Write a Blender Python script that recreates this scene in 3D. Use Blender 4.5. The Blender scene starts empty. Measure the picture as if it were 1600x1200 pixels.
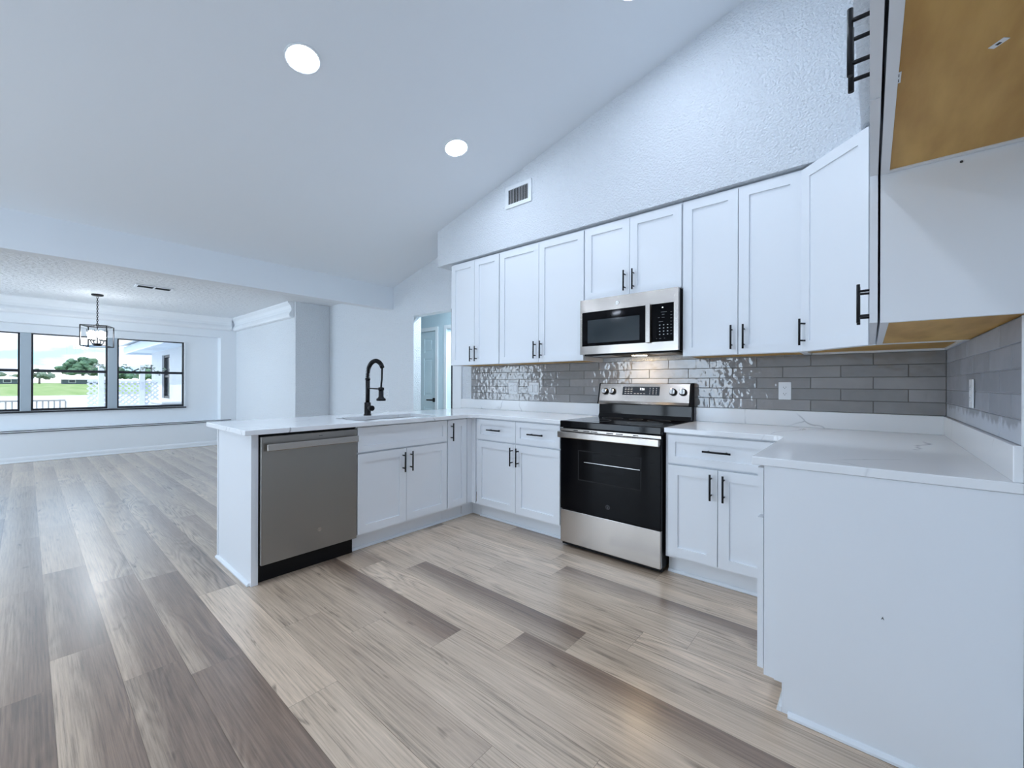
import bpy, bmesh, math, random
from mathutils import Vector, Matrix
random.seed(7)
C = bpy.context.scene.collection
SC = bpy.context.scene
PI = math.pi

# ------------------------------------------------------------------ camera, world, sun, exposure
def make_camera():
    f, yaw, pit, rol = 651.35, math.radians(40.6545), math.radians(0.0168), math.radians(0.1946)
    fw = Vector((-math.sin(yaw)*math.cos(pit), math.cos(yaw)*math.cos(pit), math.sin(pit)))
    r = Vector((math.cos(yaw), math.sin(yaw), 0)); u = r.cross(fw)
    r2 = r*math.cos(rol)+u*math.sin(rol); u2 = -r*math.sin(rol)+u*math.cos(rol)
    cd = bpy.data.cameras.new('camera'); co = bpy.data.objects.new('camera', cd); C.objects.link(co)
    cd.sensor_width = 36; cd.lens = f*36/1600; cd.clip_start = 0.02; cd.clip_end = 800
    m = Matrix.Identity(4)
    for i in range(3):
        m[i][0], m[i][1], m[i][2] = r2[i], u2[i], -fw[i]
    m[0][3], m[1][3], m[2][3] = 1.7328, -3.2221, 1.1811
    co.matrix_world = m; SC.camera = co
make_camera()

SKY_STRENGTH = 1.2
SUN_STRENGTH = 1.6
LAMP = 52.0
def make_world():
    w = bpy.data.worlds.new('sky'); SC.world = w; w.use_nodes = True
    nt = w.node_tree; N = nt.nodes; L = nt.links; N.clear()
    out = N.new('ShaderNodeOutputWorld'); bg = N.new('ShaderNodeBackground')
    tc = N.new('ShaderNodeTexCoord'); mp = N.new('ShaderNodeMapping'); mp.inputs['Scale'].default_value = (1, 1, 3.2)
    nz = N.new('ShaderNodeTexNoise'); nz.inputs['Scale'].default_value = 5.0; nz.inputs['Detail'].default_value = 7; nz.inputs['Roughness'].default_value = .58
    cr = N.new('ShaderNodeValToRGB'); cr.color_ramp.elements[0].position = .42; cr.color_ramp.elements[1].position = .56
    cr.color_ramp.elements[0].color = (0.40, 0.66, 1.0, 1); cr.color_ramp.elements[1].color = (.98, 1.0, 1.02, 1)
    L.new(tc.outputs['Generated'], mp.inputs['Vector']); L.new(mp.outputs[0], nz.inputs['Vector'])
    L.new(nz.outputs[0], cr.inputs[0]); L.new(cr.outputs[0], bg.inputs['Color'])
    bg.inputs['Strength'].default_value = SKY_STRENGTH; L.new(bg.outputs[0], out.inputs[0])
make_world()
sd = bpy.data.lights.new('sun', 'SUN'); sd.energy = SUN_STRENGTH; sd.angle = .01; sd.color = (.92, .97, 1)
so = bpy.data.objects.new('sun', sd); C.objects.link(so)
so.rotation_euler = Vector((-.25, .55, -.8)).to_track_quat('-Z', 'Y').to_euler()
# fill lights added at an unseen kitchen rear door, behind the camera
for k in range(2):
    ad = bpy.data.lights.new('rear_fill', 'AREA'); ad.shape = 'RECTANGLE'; ad.size = 1.14; ad.size_y = 2.0; ad.energy = 14; ad.color = (.73, .89, 1.06)
    ao = bpy.data.objects.new('rear_fill', ad); C.objects.link(ao); ao.location = (-2.35+1.27*k, -6.17, 1.08); ao.rotation_euler = (PI/2, 0, 0)
# daylight through the sliding glass door in the rear wall of the dining room
bd = bpy.data.lights.new('dining_daylight', 'AREA'); bd.shape = 'RECTANGLE'; bd.size = 1.7; bd.size_y = 2.0; bd.energy = 22; bd.spread = math.radians(100); bd.color = (.73, .89, 1.06)
bo = bpy.data.objects.new('dining_daylight', bd); C.objects.link(bo); bo.location = (-6.5, -6.17, 1.06); bo.rotation_euler = (PI/2, 0, 0)
vs = SC.view_settings; vs.view_transform = 'Standard'; vs.look = 'None'; vs.exposure = 0.82; vs.gamma = 1; vs.use_curve_mapping = False
SC.cycles.max_bounces = 12; SC.cycles.diffuse_bounces = 7; SC.cycles.glossy_bounces = 5; SC.cycles.transparent_max_bounces = 12
SC.cycles.use_denoising = True; SC.cycles.sample_clamp_indirect = 6

# ------------------------------------------------------------------ materials
def nmat(name):
    m = bpy.data.materials.new(name); m.use_nodes = True
    nt = m.node_tree; b = nt.nodes['Principled BSDF']; return m, nt, b
def mat(name, col, rough=.5, metal=0, bump=None, emit=None, spec=None, aniso=None, coat=None, var=None):
    m, nt, b = nmat(name)
    b.inputs['Base Color'].default_value = (*col, 1); b.inputs['Roughness'].default_value = rough; b.inputs['Metallic'].default_value = metal
    if spec is not None: b.inputs['Specular IOR Level'].default_value = spec
    if aniso is not None: b.inputs['Anisotropic'].default_value = aniso; b.inputs['Anisotropic Rotation'].default_value = .25
    if coat is not None: b.inputs['Coat Weight'].default_value = coat; b.inputs['Coat Roughness'].default_value = .08
    if emit: b.inputs['Emission Color'].default_value = (*emit[0], 1); b.inputs['Emission Strength'].default_value = emit[1]
    tc = nt.nodes.new('ShaderNodeTexCoord')
    if bump:
        sc, st, dist = bump[:3]
        nz = nt.nodes.new('ShaderNodeTexNoise'); nz.inputs['Scale'].default_value = sc; nz.inputs['Detail'].default_value = 3
        if len(bump) > 3:
            mp = nt.nodes.new('ShaderNodeMapping'); mp.inputs['Scale'].default_value = bump[3]
            nt.links.new(tc.outputs['Object'], mp.inputs['Vector']); nt.links.new(mp.outputs[0], nz.inputs['Vector'])
        else: nt.links.new(tc.outputs['Object'], nz.inputs['Vector'])
        bp = nt.nodes.new('ShaderNodeBump'); bp.inputs['Strength'].default_value = st; bp.inputs['Distance'].default_value = dist
        nt.links.new(nz.outputs[0], bp.inputs['Height']); nt.links.new(bp.outputs[0], b.inputs['Normal'])
    if var:
        sc, c2 = var[:2]
        nz = nt.nodes.new('ShaderNodeTexNoise'); nz.inputs['Scale'].default_value = sc; nz.inputs['Detail'].default_value = 5
        if len(var) > 2:
            mp = nt.nodes.new('ShaderNodeMapping'); mp.inputs['Scale'].default_value = var[2]
            nt.links.new(tc.outputs['Object'], mp.inputs['Vector']); nt.links.new(mp.outputs[0], nz.inputs['Vector'])
        else: nt.links.new(tc.outputs['Object'], nz.inputs['Vector'])
        cr = nt.nodes.new('ShaderNodeValToRGB'); cr.color_ramp.elements[0].color = (*col, 1); cr.color_ramp.elements[1].color = (*c2, 1)
        cr.color_ramp.elements[0].position = .35; cr.color_ramp.elements[1].position = .65
        nt.links.new(nz.outputs[0], cr.inputs[0]); nt.links.new(cr.outputs[0], b.inputs['Base Color'])
    return m
MAT = {}
MAT['wall'] = mat('wall_paint', (.82, .86, .90), .36, bump=(75, .9, .02))
MAT['wall_smooth'] = mat('wall_paint_smooth', (.82, .86, .90), .4, bump=(140, .08, .002))
MAT['ceiling'] = mat('ceiling_paint', (.83, .87, .91), .6, bump=(60, .06, .003))
MAT['popcorn'] = mat('textured_ceiling', (.80, .83, .86), .7, bump=(22, .8, .03))
MAT['trim'] = mat('trim_paint', (.84, .87, .90), .3)
MAT['cab'] = mat('cabinet_white', (.85, .88, .915), .3)
MAT['door_blue'] = mat('hall_door_paint', (.66, .77, .82), .35)
MAT['hall'] = mat('hall_wall_paint', (.60, .72, .78), .5)
MAT['wood'] = mat('raw_plywood', (.47, .245, .042), .5, var=(2.4, (.68, .41, .105), (1, 4.5, 1)), bump=(40, .1, .002))
MAT['wood_pale'] = mat('pale_wood_edge', (.66, .54, .36), .6)
MAT['black'] = mat('black_metal', (.012, .012, .014), .38, 0.6)
MAT['blackplastic'] = mat('black_plastic', (.006, .006, .007), .45, spec=.2)
MAT['glassblack'] = mat('black_glass', (.003, .003, .004), .05, spec=.1)
MAT['cooktop'] = mat('ceramic_cooktop', (.004, .004, .005), .07, spec=.3)
MAT['mwglass'] = mat('microwave_glass', (.02, .028, .034), .08)
MAT['steel'] = mat('brushed_steel', (.42, .385, .355), .21, 1, aniso=.7, bump=(5, .16, .004, (1.5, 1, .12)))
MAT['dimsteel'] = mat('stainless_dim_reflection', (.30, .285, .265), .3, 1, aniso=.7, bump=(3, .16, .004, (1.2, 1, .15)))  # steel colour darkened to stand in for a dim room reflected in it
MAT['chrome'] = mat('chrome', (.75, .75, .75), .12, 1)
MAT['filter'] = mat('grease_filter', (.5, .5, .5), .5, .8, bump=(300, .5, .002))
MAT['display'] = mat('display_glass', (.02, .028, .045), .12)
MAT['digits'] = mat('lit_digits', (.8, .9, 1), .5, emit=((.85, .93, 1), 1.6))
MAT['print'] = mat('white_print', (.62, .65, .68), .5)
MAT['printdim'] = mat('grey_print', (.16, .17, .18), .5)
MAT['shoe'] = mat('shoe_moulding_white', (.84, .88, .92), .25)
MAT['plate'] = mat('white_plastic', (.84, .87, .9), .3)
MAT['slot'] = mat('dark_slot', (.02, .02, .022), .6)
MAT['mullion'] = mat('grey_blue_paint', (.40, .47, .53), .5)
MAT['greywood'] = mat('weathered_wood', (.30, .29, .28), .8)
MAT['winblack'] = mat('dark_window_frame', (.012, .014, .02), .4)
MAT['lamp'] = mat('lamp_lens', (1, 1, 1), .5, emit=((.80, .92, 1.10), LAMP))
MAT['bulb'] = mat('bulb_glow', (1, 1, 1), .5, emit=((.93, .97, 1), 34))
MAT['grille'] = mat('grille_dark', (.1, .11, .12), .6)
MAT['stucco'] = mat('white_stucco', (.70, .72, .74), .8, bump=(30, .3, .01))
MAT['eave'] = mat('eave_white', (.66, .74, .82), .6)
MAT['roof'] = mat('shingle_roof', (.62, .64, .66), .9)
MAT['patio'] = mat('pale_concrete', (.6, .61, .63), .8, var=(1.2, (.5, .51, .53)))
MAT['lake'] = mat('lake_water', (.80, .84, .88), .15, bump=(.6, .15, .1))
MAT['lawn'] = mat('lawn_grass', (.17, .27, .06), .9, var=(.12, (.27, .33, .13), (.25, 3, 1)))
MAT['leaf'] = mat('tree_leaves', (.05, .12, .07), .8, var=(.5, (.13, .22, .12)))
MAT['leaf2'] = mat('pale_leaves', (.14, .20, .14), .8, var=(.6, (.25, .30, .22)))
MAT['bark'] = mat('bark', (.2, .17, .14), .9)
MAT['screen'] = mat('dark_porch', (.08, .11, .14), .6)
MAT['lattice'] = mat('lattice_white', (.74, .77, .82), .6)
MAT['wicker'] = mat('grey_wicker', (.5, .51, .54), .8, bump=(60, .6, .01))
MAT['steelsink'] = mat('sink_steel', (.62, .63, .64), .3, 1)

def glass_mat(name, tint=(.97, .99, 1), k=.9):
    m = bpy.data.materials.new(name); m.use_nodes = True; nt = m.node_tree; N = nt.nodes; N.clear()
    o = N.new('ShaderNodeOutputMaterial'); mx = N.new('ShaderNodeMixShader'); t = N.new('ShaderNodeBsdfTransparent'); g = N.new('ShaderNodeBsdfGlossy')
    fr = N.new('ShaderNodeFresnel'); fr.inputs[0].default_value = 1.45
    mu = N.new('ShaderNodeMath'); mu.operation = 'MULTIPLY'; mu.inputs[1].default_value = k
    t.inputs[0].default_value = (*tint, 1); g.inputs['Roughness'].default_value = .02
    nt.links.new(fr.outputs[0], mu.inputs[0]); nt.links.new(mu.outputs[0], mx.inputs[0]); nt.links.new(t.outputs[0], mx.inputs[1]); nt.links.new(g.outputs[0], mx.inputs[2]); nt.links.new(mx.outputs[0], o.inputs[0])
    return m
MAT['glass'] = glass_mat('window_glass')
MAT['shade_glass'] = glass_mat('clear_shade_glass', (.95, .97, .98))

def quartz():
    m, nt, b = nmat('white_quartz'); N = nt.nodes; L = nt.links
    tc = N.new('ShaderNodeTexCoord'); mp = N.new('ShaderNodeMapping'); mp.inputs['Rotation'].default_value = (.5, .4, .5); mp.inputs['Location'].default_value = (.3, .7, .1)
    nz = N.new('ShaderNodeTexNoise'); nz.inputs['Scale'].default_value = 2.2; nz.inputs['Detail'].default_value = 4
    mx = N.new('ShaderNodeMix'); mx.data_type = 'RGBA'; mx.inputs[0].default_value = .2
    vo = N.new('ShaderNodeTexVoronoi'); vo.feature = 'DISTANCE_TO_EDGE'; vo.inputs['Scale'].default_value = 1.5
    L.new(tc.outputs['Object'], mp.inputs['Vector']); L.new(mp.outputs[0], nz.inputs['Vector'])
    L.new(mp.outputs[0], mx.inputs[6]); L.new(nz.outputs['Color'], mx.inputs[7]); L.new(mx.outputs[2], vo.inputs['Vector'])
    n2 = N.new('ShaderNodeTexNoise'); n2.inputs['Scale'].default_value = 3.1; L.new(mp.outputs[0], n2.inputs['Vector'])
    mr = N.new('ShaderNodeMapRange'); mr.inputs[1].default_value = .48; mr.inputs[2].default_value = .62; mr.inputs[3].default_value = 0; mr.inputs[4].default_value = 1; L.new(n2.outputs[0], mr.inputs[0])
    cr = N.new('ShaderNodeValToRGB'); cr.color_ramp.elements[0].position = .0; cr.color_ramp.elements[1].position = .0055
    cr.color_ramp.elements[0].color = (1, 1, 1, 1); cr.color_ramp.elements[1].color = (0, 0, 0, 1); L.new(vo.outputs['Distance'], cr.inputs[0])
    mu = N.new('ShaderNodeMath'); mu.operation = 'MULTIPLY'; L.new(cr.outputs[0], mu.inputs[0]); L.new(mr.outputs[0], mu.inputs[1])
    cm = N.new('ShaderNodeMix'); cm.data_type = 'RGBA'; cm.inputs[6].default_value = (.89, .91, .93, 1); cm.inputs[7].default_value = (.36, .38, .41, 1)
    L.new(mu.outputs[0], cm.inputs[0]); L.new(cm.outputs[2], b.inputs['Base Color']); b.inputs['Roughness'].default_value = .1
    return m
MAT['quartz'] = quartz()

def floor_mat():
    m, nt, b = nmat('vinyl_plank'); N = nt.nodes; L = nt.links
    at = N.new('ShaderNodeVertexColor'); at.layer_name = 'tone'; sp = N.new('ShaderNodeSeparateColor'); L.new(at.outputs[0], sp.inputs[0])
    tc = N.new('ShaderNodeTexCoord'); uv = N.new('ShaderNodeSeparateXYZ'); L.new(tc.outputs['UV'], uv.inputs[0])
    sep = N.new('ShaderNodeSeparateXYZ'); L.new(tc.outputs['Object'], sep.inputs[0])
    def math_(op, a, bb=None, c=None):
        n = N.new('ShaderNodeMath'); n.operation = op
        for i, v in enumerate((a, bb, c)):
            if v is None: continue
            if isinstance(v, (int, float)): n.inputs[i].default_value = v
            else: L.new(v, n.inputs[i])
        return n.outputs[0]
    off = math_('MULTIPLY', sp.outputs[1], 40.0)
    def coords(sx, sy):
        c = N.new('ShaderNodeCombineXYZ'); L.new(math_('MULTIPLY_ADD', sep.outputs[0], sx, off), c.inputs[0]); L.new(math_('MULTIPLY', sep.outputs[1], sy), c.inputs[1]); L.new(off, c.inputs[2]); return c.outputs[0]
    def noise(vec, det=5, rough=.6, dist=0):
        n = N.new('ShaderNodeTexNoise'); n.inputs['Scale'].default_value = 1; n.inputs['Detail'].default_value = det; n.inputs['Roughness'].default_value = rough; n.inputs['Distortion'].default_value = dist; L.new(vec, n.inputs['Vector']); return n.outputs[0]
    fine = noise(coords(3.2, 130), 5, .7)
    broad = noise(coords(1.0, 8), 5, .6, .4)
    rings_n = noise(coords(.9, 6.5), 2, .4, .3)
    rings = math_('FRACT', math_('MULTIPLY', rings_n, 13.0))
    rings = math_('ABSOLUTE', math_('SUBTRACT', rings, .5))           # 0..0.5 ripples
    rings = math_('MULTIPLY', rings, 2.0)
    # cathedral only where a broad mask says so
    mk = N.new('ShaderNodeMapRange'); mk.inputs[1].default_value = .5; mk.inputs[2].default_value = .66; L.new(noise(coords(.8, 4), 1, .5), mk.inputs[0])
    knot = N.new('ShaderNodeMapRange'); knot.inputs[1].default_value = .66; knot.inputs[2].default_value = .80; L.new(noise(coords(2.6, 11), 3, .6, .5), knot.inputs[0])
    # value
    v = math_('MULTIPLY_ADD', math_('SUBTRACT', fine, .5), .95, 0.5)
    v = math_('MULTIPLY_ADD', math_('SUBTRACT', broad, .5), .6, v)
    v = math_('MULTIPLY_ADD', math_('MULTIPLY', math_('SUBTRACT', rings, .5), mk.outputs[0]), .26, v)
    v = math_('MULTIPLY_ADD', knot.outputs[0], -.5, v)
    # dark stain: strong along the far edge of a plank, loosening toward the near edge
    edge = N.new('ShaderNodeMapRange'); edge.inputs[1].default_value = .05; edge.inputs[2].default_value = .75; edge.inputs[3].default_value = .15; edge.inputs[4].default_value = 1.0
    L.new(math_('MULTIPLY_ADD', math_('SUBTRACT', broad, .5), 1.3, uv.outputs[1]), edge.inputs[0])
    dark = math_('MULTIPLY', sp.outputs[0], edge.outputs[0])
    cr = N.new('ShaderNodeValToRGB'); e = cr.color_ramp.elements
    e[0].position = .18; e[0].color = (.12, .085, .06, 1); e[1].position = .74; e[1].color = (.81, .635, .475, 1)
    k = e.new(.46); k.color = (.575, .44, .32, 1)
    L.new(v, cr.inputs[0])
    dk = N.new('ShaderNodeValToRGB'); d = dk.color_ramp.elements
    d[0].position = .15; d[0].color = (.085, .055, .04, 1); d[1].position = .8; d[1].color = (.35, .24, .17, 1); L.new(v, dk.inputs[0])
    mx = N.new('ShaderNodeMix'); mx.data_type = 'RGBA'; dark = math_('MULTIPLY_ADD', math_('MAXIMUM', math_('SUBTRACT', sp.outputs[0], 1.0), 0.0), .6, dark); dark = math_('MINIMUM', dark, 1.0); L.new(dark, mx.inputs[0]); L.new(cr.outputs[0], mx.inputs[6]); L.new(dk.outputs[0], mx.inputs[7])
    hs = N.new('ShaderNodeHueSaturation'); L.new(mx.outputs[2], hs.inputs['Color'])
    L.new(math_('MULTIPLY_ADD', sp.outputs[2], .22, .9), hs.inputs['Value'])
    L.new(hs.outputs[0], b.inputs['Base Color'])
    bp = N.new('ShaderNodeBump'); bp.inputs['Strength'].default_value = .42; bp.inputs['Distance'].default_value = .0025
    L.new(math_('ADD', math_('MULTIPLY', math_('MULTIPLY', rings, mk.outputs[0]), .8), math_('MULTIPLY', fine, .8)), bp.inputs['Height']); L.new(bp.outputs[0], b.inputs['Normal'])
    b.inputs['Roughness'].default_value = .34; b.inputs['Coat Weight'].default_value = 1.0; b.inputs['Coat Roughness'].default_value = .25
    return m
MAT['floor'] = floor_mat()

def tile_mat(name, c1, c2, rough, bs, bscale, dusty=False):
    m, nt, b = nmat(name); N = nt.nodes; L = nt.links
    at = N.new('ShaderNodeVertexColor'); at.layer_name = 'tone'; tc = N.new('ShaderNodeTexCoord')
    nz = N.new('ShaderNodeTexNoise'); nz.inputs['Scale'].default_value = 9; nz.inputs['Detail'].default_value = 4; L.new(tc.outputs['Object'], nz.inputs['Vector'])
    ad = N.new('ShaderNodeMath'); ad.operation = 'MULTIPLY_ADD'; ad.inputs[1].default_value = .5; L.new(nz.outputs[0], ad.inputs[0])
    sp = N.new('ShaderNodeSeparateColor'); L.new(at.outputs[0], sp.inputs[0])
    hf = N.new('ShaderNodeMath'); hf.operation = 'MULTIPLY'; hf.inputs[1].default_value = .5; L.new(sp.outputs[0], hf.inputs[0]); L.new(hf.outputs[0], ad.inputs[2])
    cr = N.new('ShaderNodeValToRGB'); cr.color_ramp.elements[0].position = .25; cr.color_ramp.elements[1].position = .75
    cr.color_ramp.elements[0].color = (*c1, 1); cr.color_ramp.elements[1].color = (*c2, 1); L.new(ad.outputs[0], cr.inputs[0]); L.new(cr.outputs[0], b.inputs['Base Color'])
    if dusty:      # dried grout film smeared over the lowest course
        sx = N.new('ShaderNodeSeparateXYZ'); L.new(tc.outputs['Object'], sx.inputs[0])
        hz = N.new('ShaderNodeTexNoise'); hz.inputs['Scale'].default_value = 16; hz.inputs['Detail'].default_value = 3; L.new(tc.outputs['Object'], hz.inputs['Vector'])
        md = N.new('ShaderNodeMath'); md.operation = 'MULTIPLY_ADD'; md.inputs[1].default_value = .1; L.new(hz.outputs[0], md.inputs[0]); L.new(sx.outputs[2], md.inputs[2])
        mr = N.new('ShaderNodeMapRange'); mr.inputs[1].default_value = 1.128; mr.inputs[2].default_value = 1.112; mr.inputs[3].default_value = 0; mr.inputs[4].default_value = .75; L.new(md.outputs[0], mr.inputs[0])
        mc = N.new('ShaderNodeMix'); mc.data_type = 'RGBA'; mc.inputs[7].default_value = (.60, .64, .70, 1); L.new(mr.outputs[0], mc.inputs[0]); L.new(cr.outputs[0], mc.inputs[6]); L.new(mc.outputs[2], b.inputs['Base Color'])
    n2 = N.new('ShaderNodeTexNoise'); n2.inputs['Scale'].default_value = bscale; n2.inputs['Detail'].default_value = 1.5; L.new(tc.outputs['Object'], n2.inputs['Vector'])
    bp = N.new('ShaderNodeBump'); bp.inputs['Strength'].default_value = bs; bp.inputs['Distance'].default_value = .012; L.new(n2.outputs[0], bp.inputs['Height']); L.new(bp.outputs[0], b.inputs['Normal'])
    b.inputs['Roughness'].default_value = rough; b.inputs['Specular IOR Level'].default_value = 1.0 if rough < .2 else .3
    return m
MAT['tile'] = tile_mat('glazed_grey_tile', (.255, .25, .25), (.345, .335, .335), .06, .28, 22)
MAT['tile_dusty'] = tile_mat('grey_tile_with_grout_haze', (.30, .315, .35), (.46, .485, .54), .5, .3, 14, True)
MAT['grout'] = mat('dark_grout', (.16, .155, .15), .8)
MAT['grout_pale'] = mat('pale_grout', (.62, .63, .66), .8)

# ------------------------------------------------------------------ mesh building
class MB:
    def __init__(s): s.bm = bmesh.new()
    def box(s, x0, x1, y0, y1, z0, z1, bev=0, rot=None):
        x0, x1 = sorted((x0, x1)); y0, y1 = sorted((y0, y1)); z0, z1 = sorted((z0, z1))
        v = [s.bm.verts.new(p) for p in ((x0,y0,z0),(x1,y0,z0),(x1,y1,z0),(x0,y1,z0),(x0,y0,z1),(x1,y0,z1),(x1,y1,z1),(x0,y1,z1))]
        fs = [s.bm.faces.new([v[i] for i in q]) for q in ((3,2,1,0),(4,5,6,7),(0,1,5,4),(1,2,6,5),(2,3,7,6),(3,0,4,7))]
        if bev > 0:
            es = list({e for f in fs for e in f.edges})
            bmesh.ops.bevel(s.bm, geom=es, offset=min(bev, .45*min(x1-x0, y1-y0, z1-z0)), segments=2, affect='EDGES', profile=.5)
        return v
    def cyl(s, p0, p1, r, n=18, r2=None, cap=True):
        p0 = Vector(p0); p1 = Vector(p1); d = (p1-p0); r2 = r if r2 is None else r2
        q = d.to_track_quat('Z', 'Y'); a = q @ Vector((1,0,0)); b = q @ Vector((0,1,0))
        A = [s.bm.verts.new(p0+(a*math.cos(t)+b*math.sin(t))*r) for t in [2*PI*i/n for i in range(n)]]
        B = [s.bm.verts.new(p1+(a*math.cos(t)+b*math.sin(t))*r2) for t in [2*PI*i/n for i in range(n)]]
        for i in range(n):
            f = s.bm.faces.new((A[i], A[(i+1)%n], B[(i+1)%n], B[i])); f.smooth = True
        if cap: s.bm.faces.new(A[::-1]); s.bm.faces.new(B)
    def tube(s, pts, r, n=10, closed=False):
        pts = [Vector(p) for p in pts]; rings = []; N = len(pts)
        prev = None
        for i, p in enumerate(pts):
            t = (pts[(i+1)%N]-pts[i-1]) if closed else (pts[min(i+1, N-1)]-pts[max(i-1, 0)])
            t.normalize()
            if prev is None:
                a = t.orthogonal().normalized()
            else:
                a = (prev - t*prev.dot(t)); a = a.normalized() if a.length > 1e-6 else t.orthogonal().normalized()
            prev = a; b = t.cross(a)
            rr = r[i] if isinstance(r, (list, tuple)) else r
            rings.append([s.bm.verts.new(p+(a*math.cos(k)+b*math.sin(k))*rr) for k in [2*PI*j/n for j in range(n)]])
        for i in range(N if closed else N-1):
            A, B = rings[i], rings[(i+1)%N]
            for j in range(n):
                f = s.bm.faces.new((A[j], A[(j+1)%n], B[(j+1)%n], B[j])); f.smooth = True
        if not closed: s.bm.faces.new(rings[0][::-1]); s.bm.faces.new(rings[-1])
    def lathe(s, prof, n=28, c=(0,0,0)):
        rings = []
        for (r, z) in prof:
            rings.append([s.bm.verts.new((c[0]+r*math.cos(t), c[1]+r*math.sin(t), c[2]+z)) for t in [2*PI*i/n for i in range(n)]])
        for A, B in zip(rings, rings[1:]):
            for j in range(n):
                f = s.bm.faces.new((A[j], A[(j+1)%n], B[(j+1)%n], B[j])); f.smooth = True
        s.bm.faces.new(rings[0][::-1]); s.bm.faces.new(rings[-1])
    def slab(s, outline, holes, w0, w1, plane='xy'):
        """a flat polygon with holes, extruded; plane names the two in-plane axes"""
        t = bmesh.new(); es = []
        for loop in [outline]+list(holes):
            vs = [t.verts.new((p[0], p[1], 0)) for p in loop]
            es += [t.edges.new((vs[i], vs[(i+1)%len(vs)])) for i in range(len(vs))]
        g = bmesh.ops.triangle_fill(t, use_beauty=True, use_dissolve=False, edges=es)
        fs = [f for f in t.faces]
        ex = bmesh.ops.extrude_face_region(t, geom=fs)
        up = [v for v in ex['geom'] if isinstance(v, bmesh.types.BMVert)]
        upset = set(up)
        idx = {}
        for v in t.verts:
            w = w1 if v in upset else w0
            p = {'xy': (v.co.x, v.co.y, w), 'xz': (v.co.x, w, v.co.y), 'yz': (w, v.co.x, v.co.y)}[plane]
            idx[v] = s.bm.verts.new(p)
        for f in t.faces: s.bm.faces.new([idx[v] for v in f.verts])
        t.free()
    def prism(s, prof, p0, p1, axis):
        """closed 2-D profile (a, b) swept along axis 'x' or 'y' from p0 to p1; b is z"""
        def P(a, b, w): return (w, a, b) if axis == 'x' else (a, w, b)
        A = [s.bm.verts.new(P(a, b, p0)) for a, b in prof]; B = [s.bm.verts.new(P(a, b, p1)) for a, b in prof]
        n = len(prof)
        for i in range(n): s.bm.faces.new((A[i], A[(i+1)%n], B[(i+1)%n], B[i]))
        s.bm.faces.new(A[::-1]); s.bm.faces.new(B)
    def quad(s, *p): return s.bm.faces.new([s.bm.verts.new(q) for q in p])
    def build(s, name, m, parent=None, recalc=True):
        if recalc: bmesh.ops.recalc_face_normals(s.bm, faces=s.bm.faces)
        me = bpy.data.meshes.new(name); s.bm.to_mesh(me); s.bm.free()
        me.materials.append(MAT[m] if isinstance(m, str) else m)
        o = bpy.data.objects.new(name, me); C.objects.link(o)
        if parent: o.parent = parent
        return o
def tag(o, label, cat, group=None):
    o['label'] = label; o['category'] = cat
    if group: o['group'] = group
    return o
def thing(name, label, cat, loc=(0,0,0), rz=0, group=None):
    o = bpy.data.objects.new(name, None); C.objects.link(o); o.location = loc; o.rotation_euler = (0, 0, rz); o.empty_display_size = .1
    return tag(o, label, cat, group)
def struct(o, label=None):
    o['kind'] = 'structure'
    if label: o['label'] = label
    return o
def copy_tree(o, parent=None):
    c = o.copy(); C.objects.link(c)
    if parent: c.parent = parent
    for ch in list(o.children): copy_tree(ch, c)
    return c
def rect(a0, a1, b0, b1): return [(a0, b0), (a1, b0), (a1, b1), (a0, b1)]
def text_mesh(name, txt, size, m, parent, loc, rot, extr=.0008, align='CENTER', shear=0):
    cu = bpy.data.curves.new(name, 'FONT'); cu.body = txt; cu.size = size; cu.extrude = extr; cu.align_x = align; cu.align_y = 'CENTER'; cu.shear = shear
    t = bpy.data.objects.new(name, cu); C.objects.link(t)
    dg = bpy.context.evaluated_depsgraph_get(); dg.update()
    me = bpy.data.meshes.new_from_object(t.evaluated_get(dg)); bpy.data.objects.remove(t)
    me.materials.clear(); me.materials.append(MAT[m])
    o = bpy.data.objects.new(name, me); C.objects.link(o); o.parent = parent; o.location = loc; o.rotation_euler = rot
    return o

# ------------------------------------------------------------------ the room shell
XR = 2.055            # right wall
XH = -3.15           # header plane between kitchen and dining room
def zc(x): return 2.475+.25*(x-XH)
YB = -6.2            # rear wall, behind the camera
XF = -7.74           # dining room far wall

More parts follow.
